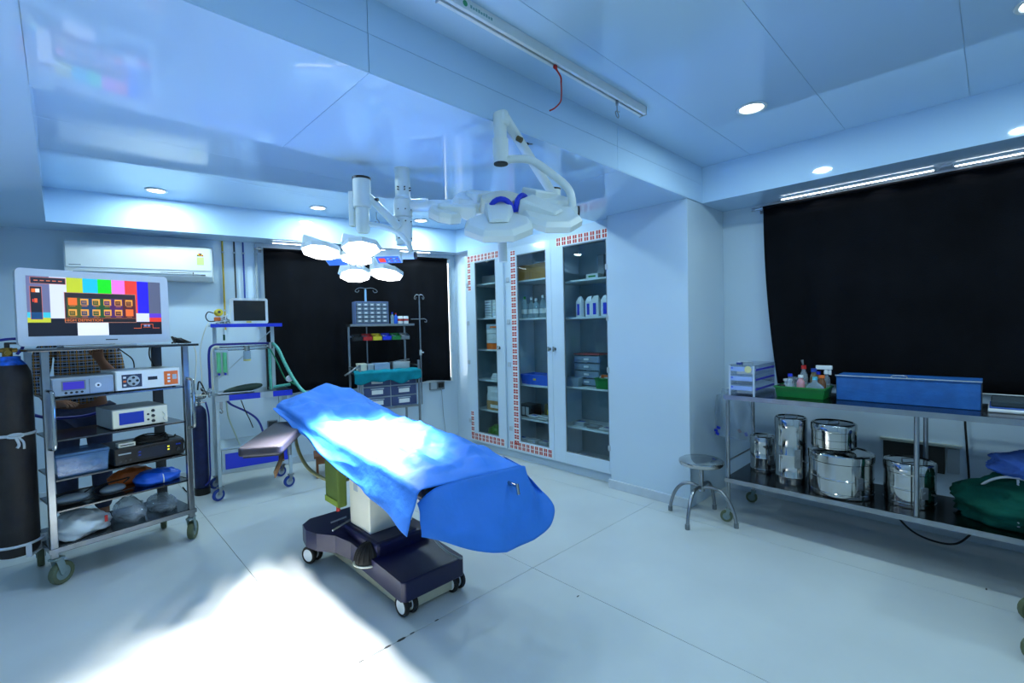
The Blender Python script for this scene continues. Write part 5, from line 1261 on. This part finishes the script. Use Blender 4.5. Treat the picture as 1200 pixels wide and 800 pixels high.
MB().lathe([(0, 2.165), (.046, 2.165), (.05, 2.17), (.05, 2.325), (0, 2.325)], L_(1.285, 2.548, 0), 24).build('joint_column', LAMPW, ll, smooth=35)
MB().lathe([(0, 2.325), (.052, 2.325), (.052, 2.338), (0, 2.338)], L_(1.285, 2.548, 0), 24).build('column_cap', BLACK, ll, smooth=35)
MB().lathe([(0, 2.02), (.03, 2.02), (.038, 2.035), (.038, 2.165), (0, 2.165)], L_(1.285, 2.548, 0), 24).build('column_sleeve', LAMPW, ll, smooth=35)
MB().box(-.075, -.045, -.02, .02, 2.06, 2.26).build('side_plate', LAMPW, ll, L_(1.285, 2.548, 0), (0, 0, -.77), bevel=.006)
MB().cyl(L_(1.465, 2.445, 2.055), L_(1.31, 2.525, 2.235), .026, .02, n=16).build('link_arm', LAMPW, ll, smooth=40)
MB().cyl(L_(1.335, 2.505, 2.21), L_(1.35, 2.48, 2.21), .01, n=10).build('bolt', DGREY, ll)
pt = [L_(1.30, 2.535, 2.075), L_(1.37, 2.47, 2.055), L_(1.44, 2.405, 2.01), L_(1.475, 2.37, 1.95), L_(1.483, 2.36, 1.895)]
MB().tube(pt, .015, 10, smooth=6).build('curved_arm', LAMPW, ll, smooth=180)
pe_ = L_(1.483, 2.36, 1.885)
MB().cyl(pe_ - RT * .05, pe_ + RT * .02, .022, n=14).build('pivot', LAMPW, ll, smooth=40)
MB().cyl(pe_ + RT * .02, pe_ + RT * .032, .023, n=14).build('pivot_cap', BLACK, ll, smooth=40)
# right lamp, switched off and tilted away
rl = thing('surgical_lamp', 'unlit surgical lamp with blue handles hanging from a long boom arm', 'surgical lamp', PXY, group='ceiling surgical lamps')
be = Vector((2.163, 1.837, 2.20))
MB().cyl(L_(1.535, 2.45, 2.20), be - PXY, .030, n=18).build('boom', LAMPW, rl, smooth=40)
MB().lathe([(.047, 2.13), (.054, 2.13), (.054, 2.228), (.047, 2.228)], n=24).build('boom_collar', LAMPW, rl, smooth=40)
MB().cyl(L_(1.55, 2.435, 2.20), L_(1.62, 2.37, 2.20), .038, n=18).build('boom_sleeve', LAMPW, rl, smooth=40)
m = MB()
for k in range(6): m.box(k * .013, k * .013 + .010, -.0004, 0, -.008, (.004, .008, .006)[k % 3], 0 if k < 3 else 1)
m.build('logo_mark', [DKGREEN, BLUE], rl, L_(1.757, 2.197, 2.20) - VD * .0305, (0, 0, math.atan2(RT.y, RT.x)))
MB().lathe([(0, 0), (.011, 0), (.011, .0012), (0, .0012)], L_(1.735, 2.218, 2.20) - VD * .0302, 16, axis=-VD).build('logo_disc', mat('logo_green2', rgb(40, 150, 110), .5), rl)
MB().lathe([(0, 2.15), (.036, 2.15), (.036, 2.27), (0, 2.27)], be - PXY - Vector((0, 0, 0)), 20).xf(Matrix.Translation((0, 0, -2.20))).build('boom_joint', LAMPW, rl, smooth=40)
MB().lathe([(0, 2.27), (.037, 2.27), (.037, 2.28), (0, 2.28)], be - PXY, 20).xf(Matrix.Translation((0, 0, -2.20))).build('joint_cap', BLACK, rl, smooth=40)
top_ = Vector((1.485, 1.555, 2.415))
MB().cyl(be - PXY + Vector((0, 0, .03)), top_ - PXY, .026, .024, n=16).build('spring_arm', LAMPW, rl, smooth=40)
MB().obox(L_(1.485, 1.565, 2.405), (.05, .06, .075), (0, 0, .3)).build('elbow', LAMPW, rl, bevel=.018)
MB().cyl(L_(1.60, 1.585, 2.355), L_(1.61, 1.565, 2.34), .013, n=10).build('knob', mat('brown_knob', rgb(100, 85, 50), .5), rl)
MB().cyl(L_(1.48, 1.575, 2.43), L_(1.48, 1.575, 2.315), .030, n=20).cyl(L_(1.48, 1.575, 2.315), L_(1.48, 1.575, 2.205), .036, n=20).build('drop_tube', LAMPW, rl, smooth=40)
MB().cyl(L_(1.48, 1.575, 2.206), L_(1.48, 1.575, 2.200), .033, n=20).build('tube_cap', BLACK, rl, smooth=40)
sc = .78
pt = [L_(1.49, 1.558, 2.22), L_(1.57, 1.485, 2.218), L_(1.63, 1.43, 2.17), L_(1.70, 1.36, 2.08), L_(1.713, 1.348, 1.98)]
MB().tube(pt, .0185, 12, smooth=7).build('curved_arm', LAMPW, rl, smooth=180)
H = L_(1.487, 1.585, 1.972)
beam2 = VD * .50 - UP * .866
fr2 = head(rl, H, beam2, [(.0, .0, 0, 0, .5), (-.01, -.225, -1.5708, .0, 1.38), (.215, -.12, -.60, .10, 1.25), (-.26, -.03, 3.2, -.24, .72), (.22, .14, .7, .15, 1.1), (-.14, .2, 2.1, 0, 1.0)], .128, False, sx=.80)
MB().lathe([(0, .02), (.10, .02), (.105, .035), (.09, .085), (.05, .10), (0, .10)], n=24).xf(fr2((0, 0), 0)).build('hub', OFFWHITE, rl, smooth=35)
for ang in (-1.5708, -.58):
    m = MB(); c = (.0, 0)
    pts = [(.058 * math.cos(t_), .058 * math.sin(t_)) for t_ in [rad(-75 + k * 15) for k in range(11)]]
    m.tube([(.088, .05 * math.sin(rad(b_)), .045 + .058 * math.cos(rad(b_))) for b_ in range(-90, 91, 18)], .012, 8)
    m.xf(fr2((0.02 * math.cos(ang), .02 * math.sin(ang)), ang)).build('blue_grip', BLUE, rl, smooth=180)
p2 = L_(1.713, 1.348, 1.98)
MB().cyl(p2 - RT * .06, p2 + RT * .02, .022, n=14).build('pivot', LAMPW, rl, smooth=40)
MB().cyl(p2 + RT * .02, p2 + RT * .03, .023, n=14).build('pivot_cap', DGREY, rl, smooth=40)
MB().bar(p2 - RT * .05, H + RT * .06 + UP * .02, .05, .05).build('yoke_arm', LAMPW, rl, bevel=.008)
MB().bar(H - RT * .05 + UP * .03, H - RT * .27 + UP * .02, .06, .05).build('yoke_arm', LAMPW, rl, bevel=.008)
MB().cyl(H - UP * .02, H - UP * .215, .021, n=16).build('sterile_handle', LAMPW, rl, smooth=40)
# ------------------------------------------------------------------ steel table on the right
TX0, TX1, TY0, TY1 = 3.44, 3.99, -.78, 1.36
tb_ = thing('steel_table', 'long two-tier stainless steel table along the right wall', 'table', ((TX0 + TX1) / 2, (TY0 + TY1) / 2, 0))
OX, OY = (TX0 + TX1) / 2, (TY0 + TY1) / 2
def slabtop(z0, z1, nm, mt):
    lo(MB().box(TX0, TX1, TY0, TY1, z0, z1)).build(nm, mt, tb_, bevel=.003)
slabtop(.905, .93, 'top_shelf', STEELD)
lo(MB().box(TX0 - .003, TX0, TY0, TY1, .90, .932)).build('top_edge', STEEL, tb_)
slabtop(.30, .325, 'lower_shelf', STEELD)
lo(MB().box(TX0 - .003, TX0, TY0, TY1, .296, .327)).build('lower_edge', STEEL, tb_)
for x in (TX0 + .02, TX1 - .02):
    for y in (TY0 + .02, .30, TY1 - .02):
        z0 = .10 if y != .30 else .325
        lo(MB().cyl((x, y, .325 if y == .30 else z0), (x, y, .905), .0125, n=12)).build('leg', STEEL, tb_, smooth=40)
for x in (TX0 + .02, TX1 - .02):
    for y, yaw in ((TY0 + .02, .8), (TY1 - .02, 1.9)):
        caster(tb_, x - OX, y - OY, .042, yaw, top=.10, wd=.026)
lo(MB().cyl((TX0 + .02, TY1 - .02, .45), (TX1 - .02, TY1 - .02, .45), .006, n=8)).build('end_rail', STEEL, tb_)
# stool
st = thing('stool', 'round stainless steel stool with four curved legs beside the pillar', 'stool', (3.38, 1.505, 0), .2)
MB().lathe([(0, .405), (.135, .405), (.152, .412), (.158, .425), (.155, .44), (.14, .448), (.05, .45), (0, .45)], n=36).build('seat', CHROME, st, smooth=40)
MB().cyl((0, 0, .215), (0, 0, .405), .017, n=14).build('column', STEEL, st, smooth=40)
MB().cyl((0, 0, .21), (0, 0, .25), .024, n=14).build('collar', STEEL, st, smooth=40)
for k in range(4):
    a = rad(170 + 90 * k); c, s = math.cos(a), math.sin(a)
    lg = MB().tube([(.015 * c, .015 * s, .235), (.07 * c, .07 * s, .25), (.14 * c, .14 * s, .235), (.20 * c, .20 * s, .17), (.235 * c, .235 * s, .08), (.245 * c, .245 * s, .012)], .0125, 10, smooth=5).build('leg', STEEL, st, smooth=180)
    MB().cyl((.245 * c, .245 * s, 0), (.245 * c, .245 * s, .035), .0165, n=12).build('rubber_foot', MGREY, lg, smooth=40)

# sterilizing drums
def drum(label, x, y, z, r, h, lidh=.05, latch=True, grp='stainless steel drums on the lower tier', rot=0.0):
    t = thing('steel_drum', label, 'drum', (x, y, z), rot, grp)
    b = h - lidh
    p = [(0, 0), (r * .97, 0), (r, .006), (r, b * .10), (r * 1.015, b * .11), (r * 1.015, b * .13), (r, b * .14), (r, b * .48), (r * 1.012, b * .49), (r * 1.012, b * .51), (r, b * .52), (r, b * .92), (r * 1.02, b * .94), (r * 1.02, b), (0, b)]
    o = MB().lathe(p, n=40).build('body', CHROME, t, smooth=30)
    MB().lathe([(0, b), (r * 1.03, b), (r * 1.03, b + lidh * .75), (r * 1.0, b + lidh * .92), (r * .93, h), (r * .9, h - .006), (0, h - .004)], n=40).build('lid', CHROME, t, smooth=30)
    MB().tube([(-.04, 0, h - .005), (-.035, 0, h + .008), (.035, 0, h + .008), (.04, 0, h - .005)], .004, 6, smooth=3).build('lid_handle', STEEL, t, smooth=180)
    if latch:
        l = MB().box(-.018, .018, -r - .008, -r + .002, b * .3, b * .62).build('latch', STEEL, t, bevel=.002)
        MB().cyl((0, -r - .012, b * .45), (0, -r - .004, b * .45), .012, n=10).build('latch_knob', STEEL, l)
        MB().cyl((.06, -r * .9, b * .4), (.06, -r * .9 - .012, b * .4), .006, n=8).build('rivet', STEEL, t)
    return t
z = .3255
drum('short steel drum at the left end of the lower table tier', 3.80, 1.215, z, .085, .27, rot=-.6)
drum('tall narrow steel drum, tallest on the lower table tier', 3.67, .99, z, .098, .46, .06, rot=-.9)
drum('large wide steel drum with a smaller drum standing on it', 3.645, .695, z, .176, .275, .04, rot=-.8)
drum('small steel drum stacked on top of the wide drum', 3.66, .735, z + .289, .125, .165, .045, False, rot=-.6)
drum('steel drum behind the middle post of the table', 3.70, .355, z, .125, .265, .05, rot=-.9)
# dark board leaning behind that drum
t = thing('wall_board', 'dark socket board on the wall behind the steel drum', 'board', (4.2, .42, 0), rad(-90))
MB().box(-.12, .20, -.04, 0, .42, .60).build('panel', mat('dark_board', rgb(50, 52, 50), .6), t); MB().box(-.14, .28, -.046, 0, .60, .615).build('top_strip', OFFWHITE, t); MB().box(.21, .27, -.03, 0, .43, .59).build('socket_plate', LGREY, t)

# clear drawer organizer
t = thing('acrylic_drawers', 'clear acrylic drawer stack with blue trims at the table end', 'drawer stack', (3.475, 1.335, .9305), rad(-90), None)
# local x to the right (world -Y), y away from the camera (world +X)
AWd, ADp, AH = .175, .43, .215
m = MB().box(0, AWd, 0, ADp, 0, .004).box(0, .004, 0, ADp, .004, AH).box(AWd - .004, AWd, 0, ADp, .004, AH).box(.004, AWd - .004, ADp - .004, ADp, .004, AH).box(0, AWd, 0, ADp, AH, AH + .004)
m.build('shell', ACRYL, t)
for x in (0.0, AWd - .012): MB().box(x, x + .012, -.004, .004, 0, AH).build('corner_post', mat('pale_trim', rgb(190, 205, 225), .3), t)
for k in range(3):
    z0 = .012 + k * .068
    d = MB().box(.014, AWd - .014, -.006, .0, z0 + .026, z0 + .058).build('drawer', mat('drawer_pale_blue', rgb(150, 175, 230), .25), t, bevel=.002)
    MB().box(.01, AWd - .01, .004, ADp - .02, z0, z0 + .004).build('drawer_floor', ACRYL, d)
    MB().box(AWd, AWd + .002, .02, ADp - .02, z0 + .03, z0 + .043).build('side_trim', mat('violet_trim', rgb(60, 60, 190), .4), d)
    MB().obox((.08, .12, z0 + .016), (.12, .17, .018), (.05, 0, .3)).build('contents', [PAPER, LGREY, PAPER][k], d)
    MB().box(.018, .032, -.008, -.006, z0 + .045, z0 + .052).build('mark', BLUE, d)
MB().lathe([(0, 0), (.024, 0), (.024, .002), (0, .002)], (.135, -.009, .19), 18, axis=(0, -1, 0)).build('oval_sticker', mat('sticker_cream', rgb(220, 215, 160), .5), t)
MB().tube([(.05, .05, AH + .004), (.055, .06, AH + .02), (.12, .1, AH + .02), (.125, .11, AH + .004)], .004, 6, smooth=3).build('lid_handle', LGREY, t, smooth=180)
t = thing('ampoule_box', 'thin blue strip box on top of the clear drawer stack', 'box', (3.52, 1.30, 1.150), rad(-90))
MB().box(0, .03, 0, .05, 0, .014).build('body', CAPBLUE, t, bevel=.002); MB().box(.003, .027, .003, .047, .014, .016).build('top_label', PAPER, t)

# green tray with bottles
gt = thing('green_tray', 'deep green plastic tray holding bottles on the steel table', 'tray', (3.685, .915, .9305), rad(-90))
open_tray(gt, .30, .22, .075, GREEN, .92, .006, .012)
GB = 'bottles in the green tray'
def GT(x, y, z=.0): return (3.685 + y, .915 - x, .9375 + z)
CL_ = glassy('clear_plastic_bottle', (.9, .95, .98), .06, .06, .25, rgb(200, 215, 230))
def jar(name, label, x, y, r, h, mt, cap, neck=.4, extra=None, cat='bottle'):
    t = thing(name, label, cat, GT(x, y), 0, GB); bottle(t, r, h * 1.22, mt, cap, 18, neck); return t
jar('bottle', 'small clear bottle with a bright blue cap in the green tray', -.065, -.06, .024, .125, CL_, BLUE, .5)
jar('jar', 'white jar at the left end of the green tray', -.107, .045, .027, .085, WHITE, WHITE, .9, cat='jar')
t = thing('black_lid', 'black round pot at the left front of the green tray', 'pot', GT(-.118, -.06), 0, GB); MB().lathe([(0, 0), (.02, 0), (.022, .03), (0, .03)], n=16).build('pot', DGREY, t, smooth=40); MB().lathe([(0, .03), (.024, .03), (.024, .065), (.018, .075), (0, .075)], n=16).build('lid', BLACK, t, smooth=40)
jar('beaker', 'clear plastic beaker in the middle of the green tray', -.046, .04, .028, .10, CL_, CL_, .95, cat='beaker')
t = jar('bottle', 'clear bottle with a red cap and forceps sticking out', -.0, .012, .025, .17, CL_, RED, .5)
for k in range(3): MB().cyl((0, 0, .19), (.02 * (k - 1), .01, .245), .003, n=6).build('forceps', STEEL, t)
jar('bottle', 'pink liquid bottle behind the front flask', -.002, -.055, .025, .12, mat('pink_liquid', rgb(200, 140, 150), .3), WHITE, .5)
jar('bottle', 'amber bottle with a blue cap at the back of the green tray', .072, .072, .025, .135, mat('amber', rgb(120, 85, 50), .25), BLUE, .5)
t = thing('flask', 'flat pale blue flask with a label at the front of the green tray', 'flask', GT(.085, -.07), rad(-90), GB)
m = MB().prism([(-.05, 0), (.05, 0), (.05, .075), (.035, .09), (.015, .105), (.015, .12), (-.015, .12), (-.015, .105), (-.035, .09), (-.05, .075)], -.016, .016); m.V = [(x, z_, y) for x, y, z_ in m.V]
m.build('body', MILKY, t, bevel=.006); MB().cyl((0, 0, .12), (0, 0, .14), .014, n=12).build('cap', mat('cyan_cap', rgb(90, 190, 215), .4), t, smooth=40); MB().box(-.035, .035, -.0175, -.016, .012, .045).build('label_sticker', PAPER, t)
jar('bottle', 'brown bottle with an orange cap, front right of the tray', .112, -.01, .024, .12, mat('brown_bottle', rgb(110, 70, 40), .3), ORANGE, .6)
jar('bottle', 'dark bottle with a navy cap at the right of the tray', .06, .012, .024, .155, mat('olive_bottle', rgb(100, 90, 60), .3), CAPBLUE, .6)
t = jar('spray_bottle', 'spray bottle with a white trigger head in the green tray', .122, .06, .024, .14, CL_, WHITE, .5, cat='spray bottle')
MB().box(-.012, .012, -.035, .06, .18, .208).box(-.008, .008, -.03, -.015, .145, .18).cyl((0, 0, .15), (0, 0, .182), .012, n=10).build('trigger_head', WHITE, t, bevel=.004)

# blue metal box
t = thing('blue_box', 'long worn blue metal instrument box on the steel table', 'box', (3.66, .72, .9305), rad(-90))
BL, BD, BH = .675, .22, .15
MB().box(0, BL, 0, BD, 0, BH).build('body', BLUEPAINT, t, bevel=.004)
MB().box(-.003, BL + .003, -.004, BD + .003, BH, BH + .012).build('lid', BLUEPAINT, t, bevel=.003)
MB().box(-.004, BL + .004, -.006, -.001, BH + .008, BH + .014).build('lid_rim', ALU, t)
MB().tube([(BL * .42, -.006, BH + .013), (BL * .43, .02, BH + .022), (BL * .52, .02, BH + .022), (BL * .53, -.006, BH + .013)], .004, 6, smooth=3).build('handle', ALU, t, smooth=180)
MB().box(BL, BL + .004, -.004, .01, 0, BH).build('corner_strip', DGREY, t)
# rail at the right and folded cloth
cl = thing('folded_cloth', 'folded white and dark cloth at the right end of the table', 'cloth', (3.63, .02, .9305), rad(-90))
for k, (mt, h) in enumerate(((PAPER, .022), (BLUECLOTH, .008), (mat('dark_slate_cloth', rgb(45, 60, 70), .9), .035))):
    z0 = (0, .022, .03)[k]
    m = MB().grid(lambda u, v: (.42 * u, .26 * v, z0 + h * (1 - .15 * math.sin(9 * u + k) * math.sin(5 * v))), 16, 8)
    MB().box(.0 + .006 * k, .42 - .006 * k, .004 * k, .26 - .004 * k, z0, z0 + h).build('layer', mt, cl, bevel=.008)
t = thing('metal_rod', 'thin metal rod lying behind the folded cloth', 'rod', (4.0, .02, .96), rad(-90))
MB().cyl((-.05, -.02, .03), (.8, -.02, .03), .005, n=8).build('bar', STEEL, t); MB().box(-.04, -.03, -.03, -.01, -.03, .03).box(.76, .77, -.03, -.01, -.03, .03).build('support', STEEL, t)

# cloth bundles on the lower tier
def bundle(name, label, c, r, mt, seed, folds=9, amp=.05, cat='bundle', lo_=-.5):
    rr = random.Random(seed); p = [rr.uniform(0, 6) for _ in range(6)]
    def fn(d):
        return 1 - amp + amp * (2.2 * rdg(d.x * 1.2 + p[0], d.y, d.z + p[1], 1.5) + 1.2 * rdg(d.x * .6, d.y + p[2], d.z, 4.0) + .5 * rdg(d.x, d.y, d.z + p[3], 8.0))
    m = MB().blob((0, 0, 0), r, 72, 44, fn=fn)
    m.V = [(x, y, max(z_, lo_ * r[2]) - lo_ * r[2]) for x, y, z_ in m.V]
    t = thing(name, label, cat, c, rad(-90))
    m.build('cloth', mt, t, smooth=180)
    return t
t = bundle('linen_bundle', 'large dark green linen bundle tied with a white tape', (3.70, -.215, .3255), (.345, .19, .175), DKGREEN, 4, 9, .075)
MB().tube([(-.12, .185 * math.cos(a), .085 + .175 * math.sin(a)) for a in [rad(-20 + k * 12) for k in range(19)]], .006, 6).build('tape', ROPE, t, smooth=180)
MB().tube([(-.30, -.06, .12), (-.24, -.06, .215), (-.15, -.06, .262), (-.02, -.08, .25), (.02, -.12, .235), (.05, -.1, .24)], .007, 6, smooth=6).build('tape_end', ROPE, t, smooth=180)
t = bundle('linen_bundle', 'light blue crumpled cloth lying on the green linen bundle', (3.74, -.20, .59), (.20, .15, .085), BLUECLOTH, 9, 11, .08)
# plastic bag hanging behind the table end
pb = thing('plastic_bag', 'clear plastic bag with blue and red marks hanging at the table end', 'bag', (3.95, 1.495, .50), rad(-90))
def bagf(u, v):
    w_ = .10 + .09 * (1 - v) ** .7
    x = (u - .5) * 2 * w_ * (1 if v < .9 else .7)
    return (x, .03 * math.sin(5 * u + 4 * v) + .015 * math.sin(17 * u) * (1 - .4 * v) - .03 * math.sin(math.pi * u), .0 + .41 * v)
MB().grid(bagf, 30, 20).build('film', BAGP, pb, smooth=180)
MB().grid(lambda u, v: (bagf(u, v)[0], bagf(u, v)[1] + .055 * math.sin(math.pi * u) + .004, bagf(u, v)[2]), 30, 20).build('film', BAGP, pb, smooth=180)
for k, (x, z_, mt) in enumerate(((-.13, .05, BLUE), (-.11, .075, BLUE), (-.12, .025, BLUE), (.06, .07, RED), (.11, .05, BLUE))):
    MB().obox((x, -.005, z_), (.03, .004, .022), (0, .3 * k, 0)).build('printed_mark', mt, pb, bevel=.001)
MB().tube([(-.05, 0, .40), (0, -.02, .425), (.05, 0, .40)], .003, 6, smooth=4).build('tie', PAPER, pb, smooth=180)
# cables on the right
cable('black cable running down the wall behind the steel table', [(4.17, .12, .97), (4.17, .125, .80), (4.165, .115, .6), (4.16, .105, .40), (4.14, .11, .2)], .006, RUBBER, name='wall_cable')
cable('black cable sagging under the lower tier of the steel table', [(3.95, .47, .28), (3.93, .44, .16), (3.92, .36, .075), (3.90, .25, .05), (3.88, .15, .075), (3.90, .08, .16)], .006, RUBBER, name='floor_cable')
# trolley that only shows a caster at the right edge
t = thing('side_trolley', 'trolley at the right edge of the frame showing only a grey caster', 'trolley', (3.02, -.42, 0))
for x in (-.13, .25):
    for y in (-.25, .26):
        MB().cyl((x, y, .145), (x, y, .85), .012, n=10).build('leg', STEEL, t, smooth=40)
        caster(t, x, y, .062, 2.1, top=.15, wd=.03)
for z_ in (.26, .85): MB().box(-.16, .28, -.28, .29, z_, z_ + .015).build('shelf', STEEL, t, bevel=.003)
